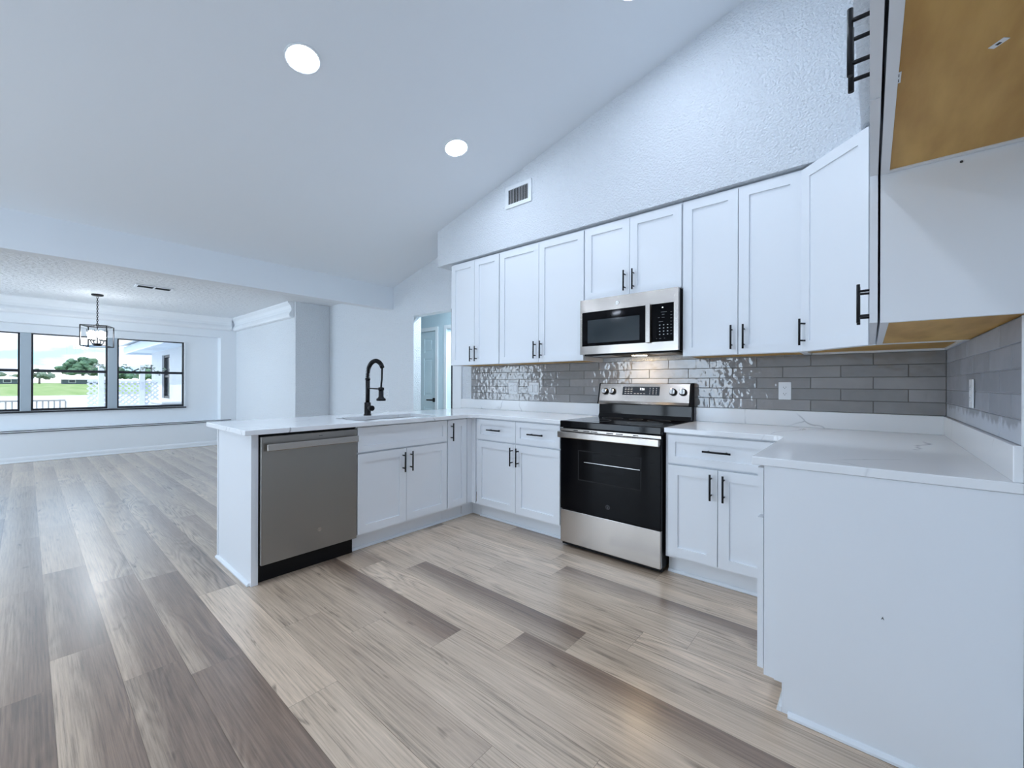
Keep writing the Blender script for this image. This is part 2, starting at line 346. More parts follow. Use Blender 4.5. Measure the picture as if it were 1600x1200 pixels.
def make_floor():
    m = MB(); bm = m.bm
    col = bm.loops.layers.float_color.new('tone'); uvl = bm.loops.layers.uv.new('uv')
    W = .1855; LEN = 1.22
    seams = {0: .24, -2: -.475, 1: -.105, 2: .916, 3: -.508, 4: .488, 5: .245, 6: -.13, 7: -.42, 8: .13, 9: -.35, 10: -1.72, 11: -.9}
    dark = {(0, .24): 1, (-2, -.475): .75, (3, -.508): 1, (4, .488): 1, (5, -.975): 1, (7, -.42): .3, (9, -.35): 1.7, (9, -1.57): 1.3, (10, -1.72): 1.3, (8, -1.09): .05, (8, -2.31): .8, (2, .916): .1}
    k = -12
    while -.93-W*k > YB-.05:
        y1 = -.93-W*k; y0 = y1-W
        s0 = seams.get(k, random.uniform(0, LEN))
        x = s0-math.ceil((s0+8.2)/LEN)*LEN
        while x < XR+.2:
            a = x; b = x+LEN
            t = None
            for (kk, sx), v in dark.items():
                if kk == k and abs(sx-a) < .02: t = v
            if t is None:
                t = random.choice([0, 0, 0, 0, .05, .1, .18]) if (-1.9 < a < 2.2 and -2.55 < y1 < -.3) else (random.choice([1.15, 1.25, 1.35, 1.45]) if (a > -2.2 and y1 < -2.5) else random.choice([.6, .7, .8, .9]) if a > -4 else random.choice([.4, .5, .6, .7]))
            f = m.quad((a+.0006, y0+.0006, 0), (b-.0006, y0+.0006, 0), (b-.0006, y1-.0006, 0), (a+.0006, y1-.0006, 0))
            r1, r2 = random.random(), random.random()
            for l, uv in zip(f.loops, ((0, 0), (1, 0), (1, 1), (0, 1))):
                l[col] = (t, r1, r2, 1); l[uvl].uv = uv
            x = b
        k += 1
    # the dark bed showing in the joints, and the edge of the slab
    f = m.quad((-8.3, YB-.1, -.0012), (XR+.2, YB-.1, -.0012), (XR+.2, 1.5, -.0012), (-8.3, 1.5, -.0012))
    for l in f.loops: l[col] = (1, .3, 0, 1); l[uvl].uv = (.5, .9)
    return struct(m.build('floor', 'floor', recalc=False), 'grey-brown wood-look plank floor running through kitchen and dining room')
make_floor()

# cabinet wall, y = 0, with the opening to the hall
m = MB()
m.slab([(-5.2, 0), (XR+.12, 0), (XR+.12, zc(XR+.12)+.05), (XH, zc(XH)+.05), (-5.2, 2.5)], [rect(-2.693, -1.945, .001, 2.05)], 0, .115, 'xz')
struct(m.build('wall_back', 'wall'), 'white textured wall behind the cabinets with an open hall doorway')
# right wall
m = MB(); m.box(XR, XR+.12, YB, .115, 0, 4.0); struct(m.build('wall_right', 'wall'), 'white wall on the right behind the upper cabinets')
# soffits
m = MB(); m.slab([(-1.797, 2.437), (XR-.001, 2.437), (XR-.001, zc(XR)), (-1.797, zc(-1.797))], [], -.345, -.0005, 'xz')
struct(m.build('wall_soffit_back', 'wall'), 'white textured soffit above the row of wall cabinets')
m = MB()
b0 = [(1.700, -.346), (XR-.001, -.346), (XR-.001, -2.46), (1.675, -2.46)]
lo = [m.bm.verts.new((x, y, 2.437)) for x, y in b0]; hi = [m.bm.verts.new((x, y, zc(x)-.002)) for x, y in b0]
m.bm.faces.new(lo[::-1]); m.bm.faces.new(hi)
for i in range(4): m.bm.faces.new((lo[i], lo[(i+1)%4], hi[(i+1)%4], hi[i]))
struct(m.build('wall_soffit_right', 'wall'), 'white soffit above the cabinets on the right wall')
# vaulted kitchen ceiling
m = MB(); m.slab([(XH, zc(XH)), (XR+.12, zc(XR+.12)), (XR+.12, zc(XR+.12)+.1), (XH, zc(XH)+.1)], [], YB, .115, 'xz')
struct(m.build('ceiling_kitchen', 'ceiling'), 'sloped white ceiling above the kitchen')
# header between the two rooms
m = MB(); m.box(XH-.12, XH, YB, -.0005, 2.178, zc(XH)+.05, .004); struct(m.build('trim_header', 'ceiling'), 'white dropped header beam between kitchen and dining room')
# dining room
m = MB(); m.box(-8.1, XH-.001, YB, 1.2, 2.44, 2.54); struct(m.build('ceiling_dining', 'popcorn'), 'flat heavily textured white dining room ceiling')
m = MB(); m.box(-8.06, -4.97, -.53, -.002, 0, 2.4395, .003); struct(m.build('wall_dining_right', 'wall'), 'white dining room wall ending in a grey corner')
m = MB(); m.slab(rect(YB, -.531, 0, 2.4395), [rect(-4.72, -.79, .45, 2.06)], XF, XF-.2, 'yz'); struct(m.build('wall_far', 'wall_smooth'), 'grey-white dining room wall with a wide shallow window recess')
m = MB(); m.slab(rect(YB, -.531, 0, 2.4395), [rect(-4.19, -1.31, .745, 1.935)], XF-.201, XF-.32, 'yz'); struct(m.build('wall_window', 'wall_smooth'), 'grey recessed wall around the dining room windows')
m = MB(); m.slab(rect(-8.06, XH, 0, 2.6), [rect(-7.6, -5.4, .002, 2.12)], YB-.12, YB, 'xz'); struct(m.build('wall_rear_dining', 'wall_smooth'))
m = MB(); m.slab([(XH, 0), (XR+.12, 0), (XR+.12, 4.0), (XH, 2.6)], [rect(-3.05, -.38, .002, 2.15)], YB-.12, YB, 'xz'); struct(m.build('wall_rear_kitchen', 'wall_smooth'))
# unseen kitchen rear glass door, added to let fill light in
m = MB()
for a, b in ((-3.05, -2.99), (-1.76, -1.67), (-.44, -.38)): m.box(a, b, YB-.09, YB-.005, .003, 2.149)
for a, b in ((.003, .06), (2.09, 2.149)): m.box(-2.99, -.44, YB-.09, YB-.03, a, b)
d3 = struct(m.build('door_added', 'winblack'))
m = MB(); m.box(-2.99, -.44, YB-.063, YB-.057, .06, 2.09); m.build('glass_pane', 'glass', d3)

m = MB()
for a, b in ((-7.6, -7.54), (-6.53, -6.47), (-5.46, -5.4)): m.box(a, b, YB-.09, YB-.03, .003, 2.119)
for a, b in ((.003, .06), (2.06, 2.119)): m.box(-7.54, -5.46, YB-.09, YB-.03, a, b)
d4 = struct(m.build('door_4', 'winblack'))
m = MB(); m.box(-7.54, -5.46, YB-.063, YB-.057, .06, 2.06); m.build('glass_pane', 'glass', d4)

# crown mouldings, baseboards, ledge
crown = [(0, 2.439), (.095, 2.439), (.092, 2.42), (.058, 2.385), (.04, 2.34), (.042, 2.30), (.066, 2.265), (.074, 2.235), (.06, 2.208), (.03, 2.198), (0, 2.198)]
m = MB(); m.prism([(-.531-d, z) for d, z in crown], XF+.002, -5.02, 'x'); struct(m.build('trim_crown_right', 'trim'), 'white crown moulding with cut end on the right dining wall')
m = MB(); m.prism([(XF+.001+d, z) for d, z in crown], YB+.001, -.628, 'y'); struct(m.build('trim_crown_far', 'trim'), 'white crown moulding above the dining room windows')
m = MB()
bbp = [(0, .0015), (.016, .0015), (.016, .06), (.012, .075), (.006, .086), (0, .086)]
m.prism([(XF+.001+d, z) for d, z in bbp], YB+.001, -.532, 'y'); m.prism([(XF+.017+d*.9, z*.25+.0012) for d, z in bbp], YB+.001, -.532, 'y')
struct(m.build('baseboard_far', 'trim'), 'white baseboard under the dining room windows')
m = MB(); m.prism([(-.531-d, z) for d, z in bbp], XF+.02, -4.97, 'x'); struct(m.build('baseboard_dining_right', 'trim'))
m = MB(); m.box(XF-.2, XF+.014, -4.715, -.795, .4505, .4765); tr = struct(m.build('trim_ledge', 'trim'), 'thin white ledge under the dining windows with two dark strips standing in for shadow lines')
for z in (.470, .4435):  # dark strips drawn in for the shadow lines along the ledge
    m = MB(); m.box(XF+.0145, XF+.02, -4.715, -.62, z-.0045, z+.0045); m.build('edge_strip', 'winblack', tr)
# mullion posts and windows
for i, (a, b) in enumerate(((-3.287, -3.178), (-2.338, -2.222))):
    m = MB(); m.box(XF-.29, XF-.19, a, b, .748, 1.934, .006); struct(m.build('trim_mullion_%d' % (i+1), 'mullion'), ['left', 'right'][i]+' blue-grey post between the dining windows')
def window(n, a, b, label):
    m = MB(); x0, x1 = XF-.275, XF-.225
    m.box(x0, x1, a, a+.022, .748, 1.932); m.box(x0, x1, b-.022, b, .748, 1.932); m.box(x0, x1, a+.022, b-.022, .748, .782); m.box(x0, x1, a+.022, b-.022, 1.918, 1.932)
    w = struct(m.build('window_%d' % n, 'winblack'), label)
    m = MB(); m.box(x0-.005, x1+.01, a+.022, b-.022, 1.342, 1.384, .003); m.build('sash_rail', 'winblack', w)
    m = MB(); m.box(XF-.262, XF-.258, a+.022, b-.022, .782, 1.342); m.build('glass_pane', 'glass', w)
    m = MB(); m.box(XF-.252, XF-.248, a+.022, b-.022, 1.384, 1.918); m.build('glass_pane', 'glass', w)
window(1, -4.185, -3.288, 'left dining window, cut off by the photo edge')
window(2, -3.177, -2.339, 'middle dining window looking onto lawn and trees')
window(3, -2.221, -1.315, 'right dining window looking onto a lattice screen')
m = MB(); m.box(XF-.27, XF-.165, -4.22, -1.285, .722, .744, .003); struct(m.build('trim_window_sill', 'winblack'), 'thin black sill under the dining room windows')
m = MB(); m.box(XF-.232, XF-.18, -1.3145, -1.298, .745, 1.935); struct(m.build('trim_window_edge', 'trim'))
# hall behind the opening
m = MB(); m.slab(rect(-5.2, -.8, 0, 2.439), [rect(-4.36, -3.605, .001, 2.045), rect(-3.33, -2.5, .001, 2.045)], 1.1, 1.2, 'xz'); struct(m.build('wall_hall', 'hall'), 'pale blue-grey hall wall seen through the doorway')
m = MB(); m.box(XH, -.7, .116, 1.3, 2.44, 2.54); struct(m.build('ceiling_hall', 'ceiling'))
m = MB(); m.box(-.8, -.7, .116, 1.2, 0, 2.44); struct(m.build('wall_hall_end', 'hall'))
m = MB(); m.box(-5.3, -5.2, .0, 1.2, 0, 2.44); struct(m.build('wall_hall_left', 'hall'))
m = MB(); m.box(-3.7, -2.1, 2.3, 2.4, 0, 2.5); m.box(-3.7, -3.6, 1.2, 2.3, 0, 2.5); m.box(-2.2, -2.1, 1.2, 2.3, 0, 2.5); m.box(-3.7, -2.1, 1.2, 2.4, 2.4, 2.5); m.box(-3.6, -2.2, 1.201, 2.3, -.05, .0)
struct(m.build('wall_far_room', 'trim'))
def casing(name, a, b, ztop, y, label):
    m = MB(); t = .062
    m.box(a-t, a, y-.018, y, .002, ztop+t, .004); m.box(b, b+t, y-.018, y, .002, ztop+t, .004); m.box(a, b, y-.018, y, ztop, ztop+t, .004)
    return struct(m.build(name, 'trim'), label)
casing('trim_hall_door', -4.36, -3.605, 2.045, 1.0995, 'white casing around the panelled hall door')
casing('trim_hall_opening', -3.33, -2.5, 2.045, 1.0995, 'white casing of the second, open hall doorway')
def hall_door():
    a, b = -4.352, -3.612; y0, y1 = 1.118, 1.153
    m = MB()
    st = .11; mid = (a+b)/2
    rows = [(.22, .80), (.99, 1.60), (1.70, 1.93)]
    cols = [(a+st, mid-.05), (mid+.05, b-st)]
    m.slab(rect(a, b, .012, 2.04), [rect(c0, c1, r0, r1) for c0, c1 in cols for r0, r1 in rows], y0, y1, 'xz')
    for c0, c1 in cols:
        for r0, r1 in rows:
            m.box(c0, c1, y0+.014, y1-.006, r0, r1); m.box(c0+.03, c1-.03, y0+.004, y1-.008, r0+.03, r1-.03, .004)
    d = struct(m.build('door_1', 'door_blue'), 'pale blue six-panel door with a black lever in the hall')
    m = MB(); hx, hz = -3.668, .918
    m.box(hx-.032, hx+.032, y0-.01, y0-.0005, hz-.032, hz+.032, .003); m.cyl((hx, y0-.01, hz), (hx, y0-.055, hz), .012); m.box(hx-.13, hx+.015, y0-.066, y0-.05, hz-.011, hz+.011, .004)
    o = m.build('door_lever', 'black', d); o['label'] = 'square black lever handle'
hall_door()
# trims beside the cabinets' left end
m = MB(); m.box(-1.925, -1.778, -.02, -.0005, .002, 2.05, .003); struct(m.build('trim_doorway', 'trim'), 'white upright trim board beside the hall doorway')
m = MB(); m.box(-1.944, -1.9255, -.024, -.0005, .002, 2.05); struct(m.build('trim_doorway_edge', 'winblack'), 'thin dark edge strip of the hall doorway')

# ------------------------------------------------------------------ cabinets
def bar_pull(x, y, z, vert, parent, length=.15):
    """black bar pull on a front whose face is at y; the bar stands out towards -y"""
    m = MB(); r = .0058; so = .034; h = length/2; p = length*.32
    if vert:
        m.cyl((x, y-so, z-h), (x, y-so, z+h), r, 12)
        for s in (-p, p): m.cyl((x, y-.0003, z+s), (x, y-so, z+s), .0048, 10)
    else:
        m.cyl((x-h, y-so, z), (x+h, y-so, z), r, 12)
        for s in (-p, p): m.cyl((x+s, y-.0003, z), (x+s, y-so, z), .0048, 10)
    return m.build('bar_pull', 'black', parent)
def shaker(name, x0, x1, z0, z1, y, parent, rail=.057, rec=.0115, t=.019):
    m = MB(); g = .0022; x0 += g; x1 -= g; z0 += g; z1 -= g
    m.slab(rect(x0, x1, z0, z1), [rect(x0+rail, x1-rail, z0+rail, z1-rail)], y, y+t, 'xz')
    m.box(x0+rail-.002, x1-rail+.002, y+rec, y+t-.001, z0+rail-.002, z1-rail+.002)
    return m.build(name, 'cab', parent)
def cabinet(name, label, w, d, z0, z1, loc, rz, fronts, toe=None, wood=False, group=None, stile=0, fin_l=False, fin_r=False, shoe=True):
    """local frame: back at y=0, doors towards -y, x from 0 to w"""
    t = thing(name, label, 'cabinet', loc, rz, group)
    yc = -d; gap = .006 if loc[0] > 1.9 and wood else .003
    m = MB(); e = .0006
    if toe and name == 'sink_cabinet':
        m.box(e, .018, yc, -.002, toe, z1); m.box(w-.018, w-e, yc, -.002, toe, z1); m.box(.018, w-.018, yc, -.002, toe, toe+.018); m.box(.018, w-.018, -.012, -.002, toe+.018, z1); m.box(.018, w-.018, yc, yc+.018, toe+.018, z1)
    elif toe:
        m.box(e, w-e, yc, -.002, toe, z1)
    elif wood:
        zb = z0+.007
        m.box(e, w-e, yc, -.002, zb, z1)
        m.box(e, .018, yc, -.002, z0, zb); m.box(w-.018, w-e, yc, -.002, z0, zb); m.box(.018, w-.018, yc, yc+.02, z0, zb)
    m.build('body', 'cab', t)
    if wood:
        m = MB(); m.box(.0185, w-.0185, yc+.0205, -.003, zb-.0035, zb-.0004); o = m.build('bottom_panel', 'wood', t); o['label'] = 'bare wood underside'
    if toe:
        m = MB(); m.box(e, w-e, yc+.057, -.003, .002, toe-.0005); m.build('toe_kick', 'cab', t)
        if shoe:
            m = MB(); m.prism([(yc+.0565, .0015), (yc+.0565, .02), (yc+.047, .017), (yc+.041, .009), (yc+.041, .0015)], e, w-e, 'x'); m.build('shoe_moulding', 'shoe', t)
    yf = yc-.019-gap
    for f in fronts:
        kind, x0, x1, a, b = f[:5]
        o = shaker(kind, x0, x1, a, b, yf, t, rail=.057 if kind == 'door' else .042)
        if len(f) > 5 and f[5]:
            px, pz, v = f[5]; bar_pull(px, yf, pz, v, o)
    return t
BZ = (.128, .69, .699, .876)     # door bottom, door top, drawer bottom, drawer top
def base_doors(x0, x1, hz=.59):
    c = (x0+x1)/2
    return [('door', x0, c, BZ[0], BZ[1], (c-.034, hz, True)), ('door', c, x1, BZ[0], BZ[1], (c+.034, hz, True))]
D = .613
# left of the range
w = .914; xo = -.916
cabinet('base_cabinet', 'white shaker base cabinet left of the range with two drawers over two doors', w, D, 0, .884, (xo, 0, 0), 0,
        [('drawer', .02, .467, BZ[2], BZ[3], (.2435, .79, False)), ('drawer', .467, .90, BZ[2], BZ[3], (.685, .787, False))]+[('door', .02, .467, BZ[0], BZ[1], (.434, .59, True)), ('door', .467, .90, BZ[0], BZ[1], (.498, .59, True))], toe=.112)
# corner filler
t = thing('corner_filler', 'narrow white filler strips in the inside corner between peninsula and range run', 'filler', (-.98, -.635, 0))
m = MB(); m.box(.003, .062, .001, .017, .128, .884); m.build('filler_strip', 'cab', t)
m = MB(); m.box(.003, .019, -.052, 0, .128, .884); m.build('filler_strip', 'cab', t)
m = MB(); m.box(-.056, .063, .078, .09, .002, .111); m.box(-.056, -.044, -.055, .078, .002, .111); m.build('toe_kick', 'cab', t)
# peninsula: local x runs along +y, doors face +x ; back plane at x = -1.59
PB = -1.5905; PD = -.96-PB-.022
def pen(name, label, y0, y1, fronts, **k):
    return cabinet(name, label, y1-y0, PD, 0, .884, (PB, y0, 0), PI/2, fronts, toe=.112, **k)
pen('narrow_cabinet', 'narrow white base cabinet with one tall door in the peninsula corner', -.914, -.69, [('door', .003, .221, BZ[0], BZ[3], (.036, .775, True))])
pen('sink_cabinet', 'white shaker sink cabinet with a false drawer front above two doors', -1.731, -.9145, [('drawer_front', .004, .812, BZ[2], BZ[3])]+base_doors(.004, .812))
# right of the range
cabinet('base_cabinet', 'white shaker base cabinet right of the range with one wide drawer over two doors', .672, D, 0, .884, (.7645, 0, 0), 0,
        [('drawer', .02, .592, BZ[2], BZ[3], (.305, .793, False))]+base_doors(.02, .592), toe=.112)
# right leg, doors face -x : local x runs along -y
t = cabinet('base_cabinet', 'white base cabinet in the right foreground showing its plain side panel', .812, XR-1.437-.001, 0, .884, (XR-.001, -.634, 0), -PI/2,
        [('drawer', .004, .808, BZ[2], BZ[3]), ('door', .004, .406, BZ[0], BZ[1]), ('door', .406, .808, BZ[0], BZ[1])], toe=.112)
m = MB(); m.slab([(-.583, .1125), (-.527, .1125), (-.527, .0015), (-.002, .0015), (-.002, .884), (-.583, .884)], [], .8125, .8185, 'yz')
m.build('side_panel', 'cab', t)
m = MB()
prof = [(.8188, .0015), (.8188, .021), (.826, .018), (.832, .010), (.832, .0015)]
A = [m.bm.verts.new((a, -.54, z)) for a, z in prof]; B = [m.bm.verts.new((a, -.002, z)) for a, z in prof]
for i in range(5): m.bm.faces.new((A[i], A[(i+1)%5], B[(i+1)%5], B[i]))
m.bm.faces.new(A[::-1]); m.bm.faces.new(B)
m.build('shoe_moulding', 'shoe', t)
text_mesh('letter_mark', 'A', .0115, 'slot', t, (.8192, -(XR-1.766), .442), (PI/2, 0, PI/2), .0003)

# wall cabinets
UZ0, UZ1 = 1.372, 2.427; DZ1 = 2.414
def upper_fronts(x0, x1, z0, z1, c=None, hz=None):
    c = (x0+x1)/2 if c is None else c; hz = z0+.108 if hz is None else hz
    return [('door', x0, c, z0, z1, (c-.034, hz, True)), ('door', c, x1, z0, z1, (c+.034, hz, True))]
UD = .302
def upper(label, x0, x1, z0=UZ0, seam=None, name='wall_cabinet'):
    return cabinet(name, label, x1-x0, UD, z0, UZ1, (x0, 0, 0), 0, upper_fronts(.003, x1-x0-.003, z0, DZ1, None if seam is None else seam-x0), wood=True)
upper('leftmost white two-door wall cabinet, above the two switch plates', -1.60, -.919, seam=-1.251)
upper('wide white two-door wall cabinet left of the microwave', -.917, -.001, seam=-.453)
upper('short white two-door wall cabinet directly above the microwave', .001, .7625, z0=1.842, seam=.384)
upper('white two-door wall cabinet right of the microwave, next to the corner', .7645, 1.438, seam=1.105)

def diagonal():
    t = thing('corner_cabinet', 'white diagonal corner wall cabinet with one angled door', 'cabinet', (0, 0, 0))
    p = [(1.4395, -.003), (1.4395, -.304), (1.752, -.616), (XR-.002, -.616), (XR-.002, -.003)]
    m = MB(); m.slab(p, [], UZ0+.016, UZ1, 'xy')
    q = [(1.458, -.02), (1.458, -.296), (1.756, -.598), (XR-.02, -.598), (XR-.02, -.02)]
    m.slab(p, [q], UZ0, UZ0+.016, 'xy'); m.build('body', 'cab', t)
    m = MB(); m.slab([(x*.998+.003, y*.998-.001) for x, y in q], [], UZ0+.011, UZ0+.0155, 'xy'); o = m.build('bottom_panel', 'wood', t); o['label'] = 'bare wood underside'
    # door in a frame of its own: hinge line from (1.446,-.325) to (1.724,-.603)
    a = Vector((1.4395, -.304, 0)); b = Vector((1.752, -.616, 0)); u = (b-a).normalized(); n = Vector((u.y, -u.x, 0)); 
    if n.y > 0: n = -n
    L = (b-a).length
    m2 = MB(); g = .006
    x0, x1, z0, z1, rail, yy = g+.004, L-.016, UZ0+.0016, DZ1-.0016, .057, -.022
    m2.slab(rect(x0, x1, z0, z1), [rect(x0+rail, x1-rail, z0+rail, z1-rail)], yy, yy+.019, 'xz')
    m2.box(x0+rail-.002, x1-rail+.002, yy+.009, yy+.018, z0+rail-.002, z1-rail+.002)
    d = m2.build('door', 'cab', t); d.location = a; d.rotation_euler = (0, 0, math.atan2(u.y, u.x))
    bar_pull(x0+.03, yy, 1.482, True, d)
diagonal()
XD = 1.731   # face of the doors on the right wall
RD = XR-.001-XD-.025
def right_upper(label, y0, y1, z0, hz):
    w = y0-y1
    return cabinet('wall_cabinet', label, w, RD, z0, UZ1, (XR-.001, y0, 0), -PI/2, upper_fronts(.003, w-.003, z0, DZ1, hz=hz), wood=True)
ta = right_upper('white wall cabinet on the right wall with its plain side panel facing the room', -.6175, -1.5235, UZ0, 1.50)
tb = right_upper('short deep-set white wall cabinet at top right with bare wood underside', -1.5245, -2.44, 1.822, 1.952)
m = MB(); m.cyl((.9066, -(XR-.001-1.925), 1.806), (.9074, -(XR-.001-1.925), 1.806), .0035, 10); m.build('screw_hole', 'slot', ta)
for (x, y, sx, sy, rz) in ((1.775, -2.035, .0055, .02, 0), (1.915, -2.034, .006, .0125, .75)):
    m = MB(); m.box(-sx, sx, -sy, sy, -.0012, 0); o = m.build('sticker', 'plate', tb)
    o.location = (-(y+1.5245), -(XR-.001-x), 1.8252); o.rotation_euler = (0, 0, -PI/2*0+rz+PI/2)
    for s in ((-.5, .45) if rz == 0 else (0,)):
        m = MB(); m.box(-sx*.45, sx*.45, s*sy-.22*sy, s*sy+.3*sy, -.0017, -.0012); k = m.build('printed_mark', 'slot', o)

# ------------------------------------------------------------------ peninsula end panel
t = thing('end_panel', 'tall white end panel of the peninsula beside the dishwasher', 'panel', (-1.29, -2.375, 0))
m = MB(); m.box(-.312, .3095, 0, .017, .0015, .884); m.build('panel', 'cab', t)
m = MB(); m.box(.291, .31, .0172, .037, .0015, .884); m.build('filler_strip', 'cab', t)
m = MB(); m.box(-.33, -.3125, -.005, .02, .0015, .884); m.build('edge_strip', 'cab', t)
m = MB(); m.prism([(-.0003, .0015), (-.0003, .021), (-.008, .018), (-.015, .010), (-.015, .0015)], -.335, .292, 'x'); m.build('shoe_moulding', 'shoe', t)
m = MB(); m.box(-.33, -.3135, .021, 1.684, .0015, .884); m.build('back_panel', 'cab', t)

# ------------------------------------------------------------------ worktops
def fillet(cx, cy, r, a0, a1, n=8): return [(cx+r*math.cos(math.radians(a0+(a1-a0)*i/n)), cy+r*math.sin(math.radians(a0+(a1-a0)*i/n))) for i in range(n+1)]
CT0, CT1 = .885, .915
SX0, SX1, SY0, SY1 = -1.395, -1.045, -1.685, -.955
def worktop(name, label, outline, holes, ups):
    t = thing(name, label, 'worktop', (0, 0, 0))
    m = MB(); m.slab(outline, holes, CT0, CT1, 'xy'); o = m.build('slab', 'quartz', t)
    bv = o.modifiers.new('edge', 'BEVEL'); bv.width = .003; bv.segments = 2; bv.limit_method = 'ANGLE'
    for b in ups:
        m = MB(); m.box(*b, .002); m.build('upstand', 'quartz', t)
    return t
R = .09
hole = fillet(SX1-.03, SY1-.03, .03, 0, 90, 5)+fillet(SX0+.03, SY1-.03, .03, 90, 180, 5)+fillet(SX0+.03, SY0+.03, .03, 180, 270, 5)+fillet(SX1-.03, SY0+.03, .03, 270, 360, 5)
worktop('worktop', 'white veined quartz worktop over the peninsula and the run left of the range',
        [(-1.695, -.003), (-1.695, -2.425), (-.922, -2.425)]+fillet(-.922+R, -.648-R, R, 180, 90)+[(-.004, -.648), (-.004, -.003)],
        [hole], [(-1.775, -.004, -.0225, -.0025, CT1+.0003, 1.016)])
worktop('worktop', 'white veined quartz worktop on the right, wrapping the corner in the foreground',
        [(.7645, -.003), (.7645, -.648)]+fillet(1.398-.05, -.648-.05, .05, 90, 0, 6)+[(1.398, -1.457), (XR-.003, -1.457), (XR-.003, -.003)],
        [], [(.7645, XR-.003, -.0225, -.0025, CT1+.0003, 1.016), (XR-.0225, XR-.0025, -1.449, -.0227, CT1+.0003, 1.016)])
# sink
t = thing('kitchen_sink', 'undermount sink set into the peninsula worktop', 'sink', (-1.22, -1.32, .884))
hx, hy, dp = .185, .375, .2
m = MB(); bm = m.bm
m.box(-hx-.01, hx+.01, -hy-.01, hy+.01, -dp-.012, -dp)
m.box(-hx-.01, -hx, -hy-.01, hy+.01, -dp, 0); m.box(hx, hx+.01, -hy-.01, hy+.01, -dp, 0); m.box(-hx, hx, -hy-.01, -hy, -dp, 0); m.box(-hx, hx, hy, hy+.01, -dp, 0)
m.build('basin', 'steelsink', t)
m = MB(); m.lathe([(.045, .0005), (.045, .004), (.035, .003), (.03, .001)], 24, (0, 0, -dp)); m.build('drain', 'chrome', t)
# faucet
t = thing('kitchen_faucet', 'tall black spring-neck faucet standing behind the sink', 'faucet', (-1.482, -1.347, CT1+.0006))
m = MB(); m.lathe([(.031, .0), (.031, .006), (.027, .01), (.0265, .105), (.02, .108), (.0185, .108)], 24); m.build('base', 'black', t)
m = MB(); m.cyl((0, 0, .1), (0, 0, .305), .0175, 20); m.lathe([(.0205, .296), (.0205, .31), (.015, .312)], 20); m.build('column', 'black', t)
path = [(0, 0, .305+.02*i) for i in range(3)]
cx, rz_, rx = .118, .108, .118
path += [(cx-rx*math.cos(a), 0, .345+rz_*math.sin(a)) for a in [math.radians(6*i) for i in range(1, 25)]]
m = MB(); m.tube(path, .0095, 12); m.build('hose', 'black', t)
sp = []
Ptot = [Vector(p) for p in path]
turns = 26; n = turns*12
cum = [0]
for a, b in zip(Ptot, Ptot[1:]): cum.append(cum[-1]+(b-a).length)
for i in range(n+1):
    s = cum[-1]*i/n
    k = max(j for j in range(len(cum)) if cum[j] <= s+1e-9); k = min(k, len(Ptot)-2)
    f = (s-cum[k])/(cum[k+1]-cum[k]); p = Ptot[k].lerp(Ptot[k+1], f); tt = (Ptot[k+1]-Ptot[k]).normalized()
    nn = Vector((tt.z, 0, -tt.x)); bb = Vector((0, 1, 0)); a = 2*PI*turns*i/n
    sp.append(p+(nn*math.cos(a)+bb*math.sin(a))*.0155)
m = MB(); m.tube(sp, .0032, 6); m.build('spring', 'black', t)
e = Ptot[-1]
m = MB(); m.cyl((e.x-.012, 0, e.z+.016), (e.x+.007, 0, e.z-.012), .017, 16); m.build('spring_cap', 'black', t)
m = MB(); m.tube([(e.x+.004, 0, e.z-.008), (e.x+.002, 0, e.z-.05), (.214, 0, .30), (.208, 0, .27), (.205, 0, .235)], .0075, 10); m.build('spray_hose', 'black', t)
m = MB(); m.lathe([(.012, .237), (.019, .23), (.02, .16), (.026, .15), (.037, .142), (.037, .128), (.03, .126)][::-1], 20, (.204, 0, 0)); m.build('spray_head', 'black', t)
m = MB(); m.cyl((.017, 0, .226), (.19, 0, .222), .006, 10); m.lathe([(.024, .212), (.024, .234)], 18, (.204, 0, 0)); m.build('support_arm', 'black', t)
m = MB(); m.cyl((.02, -.004, .062), (.075, -.012, .062), .013, 14); m.cyl((.06, -.012, .062), (.098, -.016, .062), .022, 18); m.build('lever', 'black', t)

